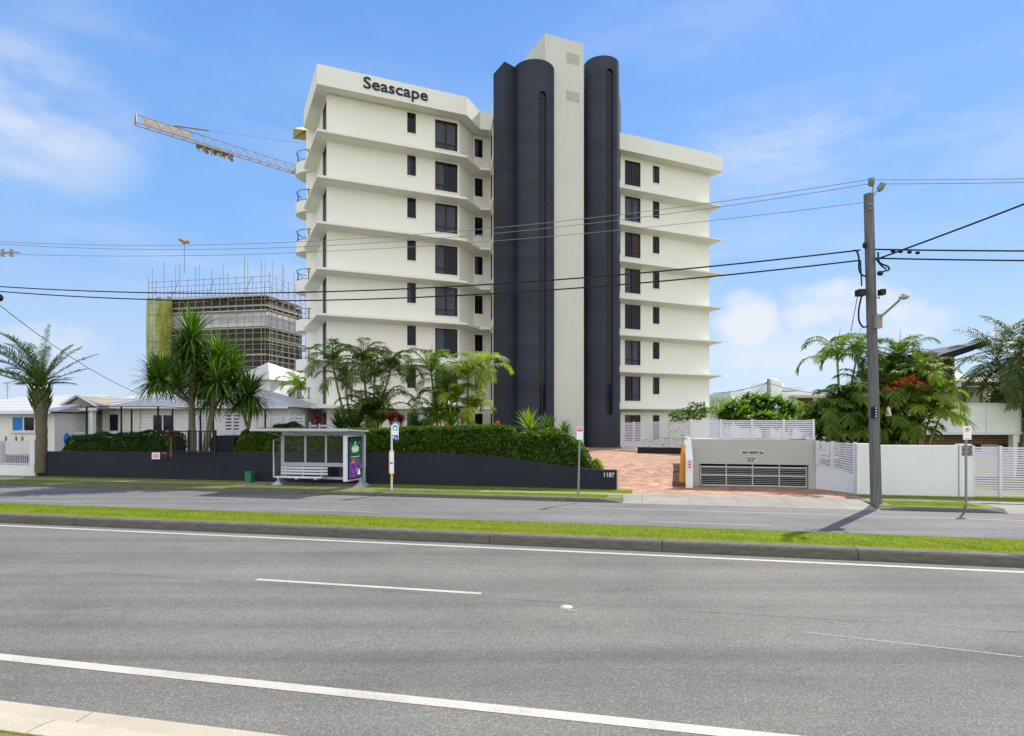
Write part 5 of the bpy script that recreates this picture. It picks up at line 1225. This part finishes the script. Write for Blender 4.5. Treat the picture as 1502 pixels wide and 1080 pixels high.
for i in range(9):
    x = 8.3+.62*i; m.ball((x,(-1)**i*.3,-.55-.15*(i%3)), .34,.25,.26+.08*(i%2), 6, 4); m.box(x-.06,x+.06,-.05,.05,-1.25+.2*(i%3),-.3)
m.box(8,13.3,-.5,.5,-.42,-.25); tr = m.build('trolley', M['yellow'], cr)
hx = JA+u*9.9; hx = Vector(((270-CX)/F*hx.y, hx.y, 0)); zh = zat(355,hx.y)
MB().tube([(hx.x,hx.y,JA.z-.8),(hx.x,hx.y,zh+.5)], .006, 4).build('hoist_rope', M['galv'], cr)
m = MB(frame(hx,.6)); m.ball((0,0,zh),.42,.3,.34,8,5); m.ball((-.5,0,zh+.25),.26,.2,.26,8,5); m.ball((.5,0,zh+.1),.3,.2,.3,8,5); m.build('hook_block', M['yellow'], cr)
MB().tube([(hx.x+.05,hx.y,zh-.3),(hx.x+.05,hx.y,zat(402,hx.y))], .055, 5).build('sling_bar', M['galv'], cr)
m = MB(TJ)
for i in range(5): m.ball((23.2+.3*i,(-1)**i*.2,.2+.25*(i%2)), .26,.25,.3, 6, 4)
m.build('winch', M['yellow'], cr)
m = MB(frame((JB2.x,JB2.y,0), math.atan2(u.y,u.x))); w_ = .9
for sx_ in (-w_,w_):
    for sy_ in (-w_,w_): m.box(sx_-.08,sx_+.08,sy_-.08,sy_+.08,0,JA.z+8)
z = 0
while z < JA.z+6:
    for a_, b_ in (((-w_,-w_),(w_,-w_)),((w_,-w_),(w_,w_)),((w_,w_),(-w_,w_)),((-w_,w_),(-w_,-w_))): m.tube([(*a_,z),(*b_,z+1.8)], .05, 4, False); m.tube([(*a_,z),(*b_,z)], .05, 4, False)
    z += 1.8
m.build('mast', M['yellow'], cr)

# ================= vegetation =================
def Rn(a, b, n=None): return rng.uniform(a, b, n)
def frond(nb, base, az, el, L, droop, nl=30, ll=.5, lw=.046, vup=.45, ldroop=.55, start=.14, rach=.018, twist=0, fwd=.75, pw=1.25):
    t = np.linspace(0, 1, nl+1); ea = el-droop*t**pw; st = L/nl
    h = np.array([math.cos(az), math.sin(az), 0]); zv = np.array([0,0,1.]); sd0 = np.array([-math.sin(az), math.cos(az), 0])
    T = np.cos(ea)[:,None]*h+np.sin(ea)[:,None]*zv; N = -np.sin(ea)[:,None]*h+np.cos(ea)[:,None]*zv
    P = np.array(base)+np.vstack([np.zeros(3), np.cumsum(T[:-1]*st, 0)])
    r = rach*(1-.8*t); V = []; 
    ring = np.stack([P+sd0*r[:,None], P+N*r[:,None]*.8, P-sd0*r[:,None], P-N*r[:,None]*.8], 1).reshape(-1,3)
    q = []
    for i in range(nl):
        for k in range(4): q.append((4*i+k, 4*i+(k+1)%4, 4*i+4+(k+1)%4, 4*i+4+k))
    nb.add(ring, q)
    m = t >= start; tt = t[m]; Pm = P[m]; Tm = T[m]; Nm = N[m]; n = len(tt)
    u = (tt-start)/(1-start); ln = ll*np.clip(np.sin(np.pi*(.16+.76*u))**.8, .05, 1)
    for s in (-1, 1):
        l = ln*Rn(.75, 1.15, n)*1.12; f = fwd+.35*u+Rn(-.12,.12,n); v_ = vup+Rn(-.15,.15,n)
        D = s*sd0*1.0+Tm*f[:,None]+Nm*v_[:,None]; D /= np.linalg.norm(D,axis=1)[:,None]
        W = Tm-D*(Tm*D).sum(1)[:,None]; W /= np.maximum(np.linalg.norm(W,axis=1),1e-3)[:,None]
        dn = np.zeros((n,3)); dn[:,2] = -l*(ldroop+Rn(-.1,.15,n))
        m1 = Pm+D*(l*.5)[:,None]+dn*.22; m2 = Pm+D*(l*.8)[:,None]+dn*.6; e = Pm+D*(l*.98)[:,None]+dn
        w = lw*Rn(.7,1.2,n); W = W+np.cross(D, W)*Rn(-.45,.45,n)[:,None]; W /= np.linalg.norm(W,axis=1)[:,None]
        vs = np.stack([Pm-W*(w*.35)[:,None], Pm+W*(w*.35)[:,None], m1+W*(w*.5)[:,None], m1-W*(w*.5)[:,None], m2+W*(w*.38)[:,None], m2-W*(w*.38)[:,None], e+W*(w*.08)[:,None], e-W*(w*.08)[:,None]], 1).reshape(-1,3)
        b = np.arange(n)[:,None]*8; Q = np.concatenate([b+np.array([[0,1,2,3]]), b+np.array([[3,2,4,5]]), b+np.array([[5,4,6,7]])], 0); nb.add(vs, Q)
def crown(nb, top, n, L, el=(.35,1.4), droop=(2.0,2.7), a0=0, pw=2.0, **kw):
    for i in range(n):
        f = (i+.5)/n; e = el[1]+(el[0]-el[1])*f**1.3; az = a0+i*2.39996+float(Rn(-.3,.3))
        frond(nb, top, az, e, L*float(Rn(.85,1.12))*(1-.25*(1-f)**3), float(Rn(*droop))*(.7+.3*f), pw=pw, **kw)
    frond(nb, top, float(Rn(0,6)), 1.5, L*.7, .1, nl=20, ll=.06, lw=.02, vup=1.5, ldroop=0)  # spear leaf
def palm(name, base, stems, mat, barkm, label, cat='palm', group=None, **kw):
    """stems: (top point, stem radius, frond count, frond length)"""
    g = empty(name, base, label, cat, group); nb = NB()
    km = kw.pop('km', 1.15); ks = kw.pop('ks', 1.22)
    for (top, r, n, L) in stems:
        b = Vector(base)+Vector((float(Rn(-.25,.25)), float(Rn(-.2,.2)), -.1)); tpv = Vector(top)
        k_ = kw.get('bow', .25); mid = b.lerp(tpv, .5)+Vector((-(tpv.x-b.x)*k_, 0, -.0))
        pts = [b*(1-t)**2+mid*2*t*(1-t)+tpv*t*t for t in [i/8 for i in range(9)]]
        m = MB(); m.tube(pts, [r*1.25]+[r*(1.05-.3*i/8) for i in range(1,9)], 9); m.build('trunk', M[barkm], g, True)
        crown(nb, tuple(tpv), int(n*km), L*ks, **{a: b_ for a, b_ in kw.items() if a != 'bow'})
    nb.build('crown', M[mat], g); return g
def PG(px, y, d): return tuple(PP(px, y, d))
# palms in front of the left wing
palm('areca_palm', (PP(528,0,29).x,29,.9), [(PG(488,536,29),.065,9,1.75),(PG(507,566,28.6),.06,8,1.5)], 'areca', 'gbark', 'leaning twin stemmed palm in front of the left corner of the block', bow=-.1, ll=.52)
palm('areca_palm', (PP(548,0,28.6).x,28.6,.95), [(PG(545,615,28.3),.03,8,1.2),(PG(560,622,28.0),.03,7,1.1),(PG(528,622,28.2),.03,7,1.1),(PG(532,537,28.8),.07,9,1.75),(PG(549,562,28.2),.065,9,1.9),(PG(572,548,28.8),.065,9,1.75),(PG(563,598,28.2),.04,8,1.5),(PG(532,604,28.0),.04,8,1.4)], 'areca', 'gbark', 'big dark green clumping palm in the middle of the left wing front', ll=.56)
palm('areca_palm', (PP(652,0,28.4).x,28.4,.95), [(PG(636,622,28.0),.03,7,1.1),(PG(662,618,27.9),.03,8,1.2),(PG(632,546,28.6),.07,10,1.7),(PG(655,575,28.0),.065,9,1.7),(PG(640,604,27.8),.04,8,1.5)], 'areca', 'gbark', 'dark clumping palm left of the yellow green palm, below the big windows', ll=.54)
palm('golden_palm', (PP(682,0,28.2).x,28.2,.95), [(PG(686,556,28.3),.065,10,1.45),(PG(708,546,28.4),.065,10,1.5),(PG(670,588,27.8),.04,8,1.3),(PG(694,604,27.9),.035,7,1.1)], 'areca2', 'gbark', 'sunlit yellow green clumping palm beside the dark tower', ll=.5)
# left date palm
dp = empty('date_palm', (PP(58,0,27.5).x,27.5,.3), 'stout date palm with a rough trunk at the left edge of the cottages', 'palm')
D = 27.5; b = Vector((PP(59,0,D).x,D,.3)); tpv = PP(60,570,D)
pts = []; rr_ = []
for i in range(15):
    t = i/14; p = b.lerp(tpv, t); p.x += .05*math.sin(t*4); pts.append(p); rr_.append((.215 if t < .66 else .215+.11*math.sin((t-.66)/.34*math.pi*.75))+(.018 if i%2 else 0))
MB().tube(pts, rr_, 16).build('trunk', M['bark'], dp, True)
nb = NB()
for k in range(54):   # cut leaf stubs round the boot
    a_ = k*2.4; z = zat(600,D)+.021*k; q = pts[-1]; 
    frond(nb, (q.x+.31*math.cos(a_), q.y+.31*math.sin(a_), z), a_, 1.15, .42, .1, nl=3, ll=.01, rach=.06)
T3 = tuple(PP(60,566,D))
for i, (az, el, L, dr) in enumerate([(3.0,1.25,3.4,.95),(2.8,1.1,3.3,.95),(3.3,.95,3.2,.8),(3.05,.75,3.2,.85),(2.7,.6,3.0,.7),(3.5,.5,2.8,.6),(3.0,.2,2.8,-.1),(3.4,1.4,3.0,1.0),(2.5,1.25,3.0,1.0),(4.2,1.1,2.8,.9),(3.2,.85,3.3,.6),(2.9,.45,3.0,.5)]):
    frond(nb, T3, az, el, L, dr, nl=46, ll=.48, lw=.04, vup=.5, ldroop=.1, rach=.03, fwd=.7)
for (az, el, L, dr) in [(1.57,1.5,2.9,.25),(.1,1.15,2.4,.5),(-.1,.95,2.7,.55),(.15,.75,2.8,.45),(.3,.55,2.0,.3),(5.6,1.2,2.2,.6),(1.0,1.25,2.3,.5),(5.9,.9,2.0,.5)]:
    frond(nb, T3, az, el, L, dr, nl=34, ll=.30, lw=.04, vup=.4, ldroop=.3, rach=.028, start=.35, fwd=.8)
for k in range(44): frond(nb, T3, float(Rn(0,6.28)), float(Rn(.3,1.4)), float(Rn(.7,1.4)), .6, nl=16, ll=.3, lw=.03, ldroop=.5)
nb.build('crown', M['date'], dp)
# pandanus
def rosette(nb, c, n, L, w, el=(-.5,1.5), stiff=.5, axis=None):
    for i in range(n):
        f = (i+.5)/n; e = el[1]+(el[0]-el[1])*f+float(Rn(-.12,.12)); az = i*2.39996+float(Rn(-.2,.2)); l = L*float(Rn(.8,1.1)); m = 6
        P = np.array(c, float); sd_ = np.array([-math.sin(az), math.cos(az), 0]); h = np.array([math.cos(az), math.sin(az), 0]); V = []
        for k in range(m+1):
            t = k/m; ww = w*(.8+.6*t if t < .3 else .98*(1-((t-.3)/.7)**2.2)+.03)*.5; a_ = e-stiff*(t**2)*float(1.3)
            V += [P-sd_*ww, P+sd_*ww]; P = P+(h*math.cos(a_)+np.array([0,0,1])*math.sin(a_))*l/m
        nb.add(V, [(2*k,2*k+1,2*k+3,2*k+2) for k in range(m)])
pn_ = empty('pandanus_tree', (PP(330,0,26.3).x,26.3,1.1), 'tall many headed pandanus tree with strap leaves beside the dark picket railing', 'tree')
D = 26.2; nb = NB()
def limb(pts, r0, r1, par, mat='bark'):
    P_ = [Vector(PP(a_, b_, D+dd_)) for a_, b_, dd_ in pts]; n = len(P_); MB().tube(P_, [r0+(r1-r0)*i/(n-1) for i in range(n)], 9).build('trunk', M[mat], par, True)
limb([(283,664,0),(282,630,0),(281,590,0),(281,560,0),(284,525,0),(283,500,0)], .16, .07, pn_)
limb([(281,592,0),(268,584,-.2),(250,572,-.5),(236,560,-.8)], .07, .05, pn_); limb([(281,590,.1),(270,580,.4),(262,565,.8)], .06, .04, pn_)
limb([(300,664,0),(306,635,0),(312,600,0),(318,565,0),(318,545,0)], .15, .07, pn_); limb([(311,600,0),(300,580,.3),(296,562,.5)], .07, .05, pn_); limb([(316,575,0),(332,562,.3),(340,550,.5)], .06, .05, pn_)
limb([(318,548,0),(322,530,.2)], .06, .05, pn_)
for (px, y, dd_, n, L) in ((281,496,0,95,1.35),(236,556,-.8,85,1.15),(262,560,.9,60,1.05),(284,528,.1,60,1.1),(296,556,.4,80,1.2),(320,530,.2,85,1.25),(340,546,.4,85,1.25),(318,560,-.4,70,1.1),(330,580,.5,55,1.0),(305,588,.4,55,1.0),(270,520,.3,60,1.05),(342,565,.2,70,1.1),(225,562,-.6,45,.9),(290,575,.6,50,.9)):
    rosette(nb, tuple(PP(px,y,D+dd_)), int(n*2.1), L*1.22, .075, el=(-.75,1.45), stiff=.62)
nb.build('crown', M['pand'], pn_)
pn2 = empty('pandanus_tree', (PP(362,0,26.8).x,26.8,1.1), 'small single headed pandanus tree next to the taller one', 'tree'); D = 26.8
limb([(364,662,0),(363,640,0),(366,615,0),(366,590,0)], .11, .06, pn2); limb([(364,630,0),(358,610,.2),(354,596,.2)], .06, .05, pn2)
nb = NB(); rosette(nb, tuple(PP(367,580,D)), 240, 1.4, .075, el=(-1.0,1.45), stiff=.75); rosette(nb, tuple(PP(352,592,D)), 120, 1.1, .07, el=(-.6,1.3), stiff=.75); nb.build('crown', M['pand'], pn2)
# leaf masses
def leaves(n, pts, s0, s1, nrm=None, tilt=1.0, aspect=1.7):
    P = np.asarray(pts); n = len(P); d = rng.normal(size=(n,3)); 
    if nrm is not None: d = d*tilt+np.asarray(nrm)
    d /= np.linalg.norm(d,axis=1)[:,None]; a = rng.normal(size=(n,3)); a -= d*(a*d).sum(1)[:,None]; a /= np.linalg.norm(a,axis=1)[:,None]; b = np.cross(d, a)
    L = Rn(s0,s1,n)[:,None]; W = L/aspect
    V = np.stack([P-a*L*.5, P+b*W*.5+d*W*.12, P+a*L*.5, P-b*W*.5+d*W*.12], 1).reshape(-1,3); return V, np.arange(4*n).reshape(-1,4)
def hedge(name, ctrl, t0, t1, label, mat='hedge', dens=900, lump=.10, zbf=None, cat='hedge', core=True, s=(.07,.15)):
    """ctrl: (px, top y) along the row; t0,t1 front/back across the road frame"""
    ss = [s_at(px, t0) for px, y in ctrl]; zs = [zat(y, tp(px, t0+.3).y) for px, y in ctrl]; nb = NB()
    L = ss[-1]-ss[0]; W = t1-t0
    ph = Rn(0, 6.28, 8)
    def bumpf(s, q): return lump*(np.sin(s*2.3+ph[0]+q)+np.sin(s*5.1+ph[1]+q*1.7)*.6+np.sin(s*9.7+ph[2]+q*2.3)*.35)
    def emit(n, face):
        s = Rn(ss[0], ss[-1], n); zt_ = np.interp(s, ss, zs); zb_ = zbf(s) if zbf else np.full(n, 1.0)
        endf = np.clip(np.minimum(s-ss[0], ss[-1]-s)/.35, 0, 1)**.5
        if face == 'top': t = Rn(t0+.05, t1-.05, n); e_ = np.clip(np.minimum(t-t0, t1-t)/.3,0,1)**.5; z = zb_+(zt_-zb_)*(.35+.65*endf)*(.8+.2*e_)+bumpf(s, t*2)*.6-abs(rng.normal(0,.05,n)); nr = np.tile([0,0,.8],(n,1))
        else:
            v_ = Rn(0,1,n); z = zb_+(zt_-zb_)*v_*(.35+.65*endf); t = t0+.28*(1-np.sqrt(np.clip(1-v_**4,0,1)))+bumpf(s, z*2)*.8+abs(rng.normal(0,.09,n)); nr = np.tile([-SA*.7,-CA*.7,.2],(n,1))
            if face == 'back': t = t1-(t-t0); nr = -nr
        X_ = s*CA+t*SA; Y_ = -s*SA+t*CA
        nb.add(*leaves(n, np.stack([X_,Y_,z],1), s[0] if False else S_[0], S_[1], nr, .9))
    S_ = s; hgt = float(np.mean(zs))-1.0
    emit(int(L*W*dens*1.3), 'top'); emit(int(L*max(hgt,.5)*dens*1.5), 'front'); emit(int(L*max(hgt,.5)*dens*.4), 'back')
    n = 40; V = []
    for i in range(n+1):   # inner twiggy mass so that the hedge is not see-through
        s_ = ss[0]+.22+(L-.44)*i/n; zt_ = float(np.interp(s_, ss, zs))-.13; zb_ = float(zbf(np.array([s_]))[0]) if zbf else 1.0; e_ = min(1, min(i, n-i)/3); zt_ = zb_+(zt_-zb_)*(.45+.5*e_)
        for (t, z) in ((t0+.2,zb_-.15),(t0+.2,zt_-.15),(t0+.38,zt_),(t1-.3,zt_),(t1-.15,zt_-.2),(t1-.15,zb_-.15)): V.append(tuple(RF(s_,t,z)))
    Q = [(6*i+k,6*i+6+k,6*i+7+k,6*i+k+1) for i in range(n) for k in range(5)]; nb.add(V, Q)
    o = nb.build(name, M[mat]); return tag(o, label, cat)
wz = sorted([(s_at(px, T0), z) for px, z in pts_wall]); wf = lambda s: np.interp(s, [a_ for a_, b_ in wz], [b_-.12 for a_, b_ in wz])
hedge('hedge', [(342,640),(352,632),(378,628),(410,628),(450,630),(500,630),(540,630),(580,627),(620,627),(660,625),(700,624),(740,625),(762,627)], 22.62, 24.0, 'long clipped green hedge along the top of the charcoal wall', dens=900, lump=.05, zbf=wf)
hedge('hedge', [(752,629),(780,632),(806,633),(830,640),(845,648),(856,660),(866,676)], 22.65, 24.6, 'rounded bushy hedge end sloping down towards the house number', dens=850, lump=.11, zbf=wf)
hedge('shrub', [(862,684),(868,672),(878,672),(886,688)], 22.6, 23.2, 'small low lime green bush beside the brick drive', mat='areca2', dens=700, zbf=wf, cat='shrub', lump=.05)
for px0, px1, yt, lab in ((90,156,637,'dark green shrub mound left of three on the charcoal wall'),(158,206,633,'dark green shrub mound middle of three on the charcoal wall'),(205,246,634,'dark green shrub mound right of three, above the small notices')):
    hedge('shrub', [(px0,yt+14),(px0+8,yt+2),((px0+px1)/2,yt),(px1-8,yt+1),(px1,yt+10)], 22.7, 24.2, lab, mat='shrub', dens=700, lump=.1, zbf=wf, cat='shrub', s=(.06,.10))
hedge('shrub', [(388,630),(398,622),(420,621),(436,628)], 25.6, 26.8, 'dark rounded shrub behind the bus shelter roof', mat='shrub', dens=500, lump=.08, cat='shrub')
# strap leaved plants
def strap(name, px, y, d, n, L, w, mat, label, cat='plant', el=(.1,1.5), group=None, stiff=.5):
    q = PP(px, y, d); nb = NB(); rosette(nb, tuple(q), n, L, w, el=el, stiff=stiff)
    m = MB(); m.tube([(q.x,q.y,q.z-.9),(q.x,q.y,q.z+.05)], .04, 7); g = empty(name, (q.x,q.y,q.z-.9), label, cat, group); nb.build('leaves', M[mat], g); m.build('stem', M['bark'], g)
for px, y, d, L, lab in ((466,622,27,.55,'red leaved cordyline at the left corner of the apartment block'),(574,618,26.5,.55,'dark red cordyline above the bus stop sign, left of a pair'),(588,619,26.8,.5,'dark red cordyline above the bus stop sign, right of a pair')):
    strap('cordyline', px, y, d, 46, L, .07, 'cord', lab)
strap('cordyline', 251, 640, 25.8, 30, .45, .06, 'cord', 'dark reddish plant at the left end of the picket railing')
for px, y, d, L, m_, lab in ((776,631,24.6,1.0,'areca2','sunlit spiky cycad rising from the hedge before the white core, left of three'),(803,634,24.8,.9,'hedge','spiky green plant in the hedge before the white core'),(828,643,24.6,.85,'pand','dark spiky plant at the sloping end of the hedge'),(876,692,22.9,.5,'areca2','low strappy plant at the foot of the drive')):
    strap('spiky_plant', px, y, d, 60, L, .05, m_, lab, el=(.2,1.5))
for px, y, d, L, lab in ((498,630,26.5,1.1,'dark strappy bush under the leaning palm'),(520,632,26.8,1.0,'dark strappy bush between two palms by the left wing'),(610,632,26.5,.9,'dark strappy bush right of the red cordylines'),(662,628,26.2,1.1,'leafy strappy plant under the golden palm')):
    strap('spiky_plant', px, y, d, 60, L, .07, 'areca' if px > 640 else 'shrub', lab, el=(-.1,1.5))
for px, y, lab in ((655,622,'red hibiscus bloom on top of the hedge below the palms'),(714,622,'red bloom on the hedge right of the golden palm'),(730,620,'small red bloom on the hedge next to the canopy post'),(464,618,'tiny red bloom at the left wing corner')):
    q = PP(px, y, 24.6 if px > 500 else 26.7); V, Q = leaves(40, np.array(q)+rng.normal(0,.045,(40,3)), .05, .08); tag(npmesh('red_bloom', V, Q, M['flower']), lab, 'flower')
# bushy tree maker
def bush(name, label, clusters, mat, dens, s, trunkpts=None, cat='tree', flower=0, fm='wflower', tufts=False, group=None):
    g = empty(name, clusters[0][0][:2]+(0,), label, cat, group); nb = NB(); fl = NB()
    for (c, r) in clusters:
        n = int(dens*r[0]*r[2]); d = rng.normal(size=(n,3)); d /= np.linalg.norm(d,axis=1)[:,None]; rad = Rn(.45,1,n)[:,None]**.6
        P = np.array(c)+d*rad*np.array(r)*(1+.25*np.sin(d[:,:1]*7+c[0])*np.sin(d[:,2:]*6+c[2]*3))
        if tufts:
            for p in P: rosette(nb, tuple(p), 12, s[1], s[1]*.34, el=(-.4,1.1), stiff=.4)
        else: nb.add(*leaves(n, P, s[0], s[1], d*.6, .9))
        if flower:
            k = int(n*flower)
            if k: idx = rng.choice(n, k); fl.add(*leaves(k*5, np.repeat(P[idx],5,0)+rng.normal(0,.05,(k*5,3))+d[np.repeat(idx,5)]*.12, .06,.1))
    nb.build('crown', M[mat], g)
    if flower: fl.build('blossom', M[fm], g)
    for tp_ in (trunkpts or []): MB().tube(tp_[0], tp_[1], 8).build('trunk', M['bark'], g, True)
    return g
fD = 26.5
fc = [(PG(px,y,d),(r,r*.9,r*.62)) for px, y, d, r in ((1082,605,26.5,.75),(1108,596,27,.8),(1135,602,26.6,.85),(1160,612,26.8,.6),(1098,616,25.6,.55),(1125,618,25.3,.55),(1148,620,25.6,.45),(1068,614,26.6,.5))]
bush('frangipani_tree', 'spreading frangipani with white flowers leaning over the slatted screen', fc, 'frang', 150, (.24,.36), [([PP(1122,650,27.5),PP(1120,630,27.2),PP(1095,612,26.8)],[.12,.09,.04]),([PP(1121,632,27.2),PP(1140,610,26.8)],[.07,.03])], flower=.28, tufts=True)
bush('shrub', 'small bright shrub seen past the corner of the apartment block', [(PG(1054,596,38),(.6,.5,.6)),(PG(1066,594,40),(.5,.5,.5)),(PG(1060,606,38),(.8,.5,.5))], 'areca2', 1500, (.08,.14), cat='shrub')
bush('shrub', 'yellow green shrub between the frangipani and the palm mass', [(PG(1182,612,27),(.8,.6,.6)),(PG(1172,600,28),(.5,.5,.4)),(PG(1196,628,26),(.7,.6,.5))], 'areca2', 700, (.08,.15), cat='shrub')
bush('shrub', 'leafy plants growing at the foot of the drive screen', [(PG(968,646,34),(.6,.25,.35)),(PG(992,640,33.8),(.5,.25,.5)),(PG(948,649,34.3),(.4,.25,.25))], 'areca2', 420, (.06,.11), cat='shrub')
bush('shrub', 'dark shrub below the right wing behind the screen', [(PG(1022,604,34),(.7,.5,.55)),(PG(1000,610,35),(.8,.5,.4))], 'hedge', 2200, (.09,.15), cat='shrub')
# right hand palm mass
palm('areca_palm', (PP(1243,0,24.4).x,24.4,.12), [(PG(1228,528,24.6),.06,11,1.55),(PG(1257,524,25.2),.055,11,1.5)], 'areca', 'gbark', 'tall slender palm left of the power pole with drooping fronds', el=(.3,1.4), ll=.46, km=.95, ks=1.15)
palm('areca_palm', (PP(1330,0,24.6).x,24.6,.12), [(PG(1318,528,24.8),.06,12,1.7),(PG(1345,552,24.6),.055,10,1.5),(PG(1302,548,25),.05,10,1.5)], 'areca', 'gbark', 'tall palm rising right of the power pole', el=(.3,1.4), ll=.42, km=1.15, ks=1.05)
st = [(PG(px,y,d),.04,9,L) for px, y, d, L in ((1212,612,23.9,1.1),(1230,598,24.3,1.15),(1250,592,23.8,1.3),(1270,575,24.4,1.35),(1226,622,23.7,1.1),(1250,620,23.6,1.2),(1268,612,23.9,1.3),(1215,636,23.6,.9),(1238,640,23.5,.9),(1262,636,23.5,1.0),(1200,625,24.0,.9))]
palm('areca_palm', (PP(1246,0,24.0).x,24.0,.12), st, 'areca', 'gbark', 'dense low palm clump over the side screen, left of the power pole', el=(.3,1.4), ll=.5)
st = [(PG(px,y,d),.04,9,L) for px, y, d, L in ((1298,585,24.2,1.4),(1318,600,23.9,1.3),(1300,620,23.8,1.1),(1335,582,24.4,1.3),(1322,570,24.8,1.3),(1300,640,23.5,.9),(1322,640,23.5,.9),(1340,634,23.5,.9))]
palm('areca_palm', (PP(1312,0,24.2).x,24.2,.12), st, 'areca', 'gbark', 'dense dark palm clump directly right of the power pole', el=(.3,1.4), ll=.5)
st = [(PG(px,y,d),.045,10,L) for px, y, d, L in ((1356,562,23.9,1.3),(1372,592,23.7,1.2),(1350,605,23.6,1.1),(1378,614,23.5,.95))]
palm('golden_palm', (PP(1345,0,23.8).x,23.8,.12), st, 'areca2', 'gbark', 'arching golden palm over the front wall before the beach house', el=(.3,1.4), ll=.52, km=1.15, ks=1.12)
c_ = [(PG(px,y,d),(r,r*.7,r*.8)) for px, y, d, r in ((1222,622,24.8,.8),(1250,606,25,.9),(1280,600,25,1.1),(1306,596,25,1.1),(1334,600,25,1.0),(1262,630,24.3,.8),(1300,632,24.2,.8),(1236,638,24,.5),(1212,636,23.9,.5),(1260,644,23.6,.45),(1290,642,23.6,.5),(1320,640,23.7,.5))]
bush('undergrowth_shrub', 'dark tangled shrub filling the gaps behind the palms by the power pole', c_, 'shrub', 900, (.10,.18), cat='shrub')
for px, y, d, lab in ((1336,556,23.2,'bright red flower cluster high in the palms right of the pole'),(1322,562,23.1,'red flower cluster in the middle of the palm mass'),(1303,572,23.1,'small red flower cluster nearest the power pole'),(1352,565,23.0,'orange red flower cluster at the right of the palm mass')):
    q = PP(px, y, d); V, Q = leaves(90, np.array(q)+rng.normal(0,1,(90,3))*np.array([.14,.1,.07]), .06, .10); tag(npmesh('red_bloom', V, Q, M['flower']), lab, 'flower')
g = empty('hanging_lantern', PP(1303,606,22.95), 'small pale peach bell shaped lantern hanging among the palms', 'lantern'); q = PP(1303,606,22.95)
MB().tube([(q.x,q.y,q.z+.25),(q.x,q.y,q.z+.2),(q.x,q.y,q.z-.0),(q.x,q.y,q.z-.12)], [.02,.05,.10,.12], 10).build('shade', M['peach'], g, True); MB().tube([(q.x,q.y,q.z+.24),(q.x,q.y,q.z+.7)], .008, 4).build('cord', M['black'], g)
# dark palm, far right
palm('dark_palm', (PP(1492,0,27.0).x,27.0,.12), [(PG(1462,528,27.6),.10,14,2.2),(PG(1496,520,27),.10,14,2.3),(PG(1525,545,26.6),.09,14,2.2),(PG(1480,560,28),.08,12,1.9)], 'darkpalm', 'bark', 'dark shaggy palm cluster against the sky at the right edge', el=(-.9,1.35), droop=(.9,1.6), ll=.62, lw=.05)
c_ = [(PG(px,y,28.5),(1.1,.8,1.0)) for px, y in ((1488,560),(1502,535),(1512,575),(1484,590),(1500,610),(1516,630))]
bush('tree', 'dense dark leafy tree behind the palm cluster at the right edge', c_, 'shrub', 700, (.12,.2))
palm('golden_palm', (PP(432,0,46).x,46,.8), [(PG(432,566,46),.06,8,1.5),(PG(441,574,45.4),.06,8,1.4)], 'areca2', 'gbark', 'small distant palm between the houses and the apartment balconies')

# repeats share a group
GR = {'slat_fence': 'white slatted screens', 'shrub': 'shrubs along the garden wall', 'cordyline': 'red leaved cordylines', 'spiky_plant': 'spiky plants behind the hedge',
      'red_bloom': 'red flowers', 'areca_palm': 'clumping palms', 'golden_palm': 'yellow green palms', 'parking_sign': 'parking signs', 'notice_sign': 'small notices on the charcoal wall',
      'power_pole': 'timber power poles', 'cottage': 'white tiled cottages', 'townhouse': 'two storey houses behind', 'scaffolding': 'scaffolding runs', 'gate_pier': 'white piers', 'pandanus_tree': 'pandanus trees', 'hedge': 'hedge along the garden wall'}
for o in list(bpy.data.objects):
    if o.parent is None and o.get('category') and not o.get('group'):
        k = o.name.split('.')[0]
        if k in GR: o['group'] = GR[k]
seen = {}
for o in bpy.data.objects:
    if o.parent is None and o.get('label'): seen.setdefault(o['label'], []).append(o.name)
print('DUP', {k: v for k, v in seen.items() if len(v) > 1}); print('COUNT', len(bpy.data.objects))
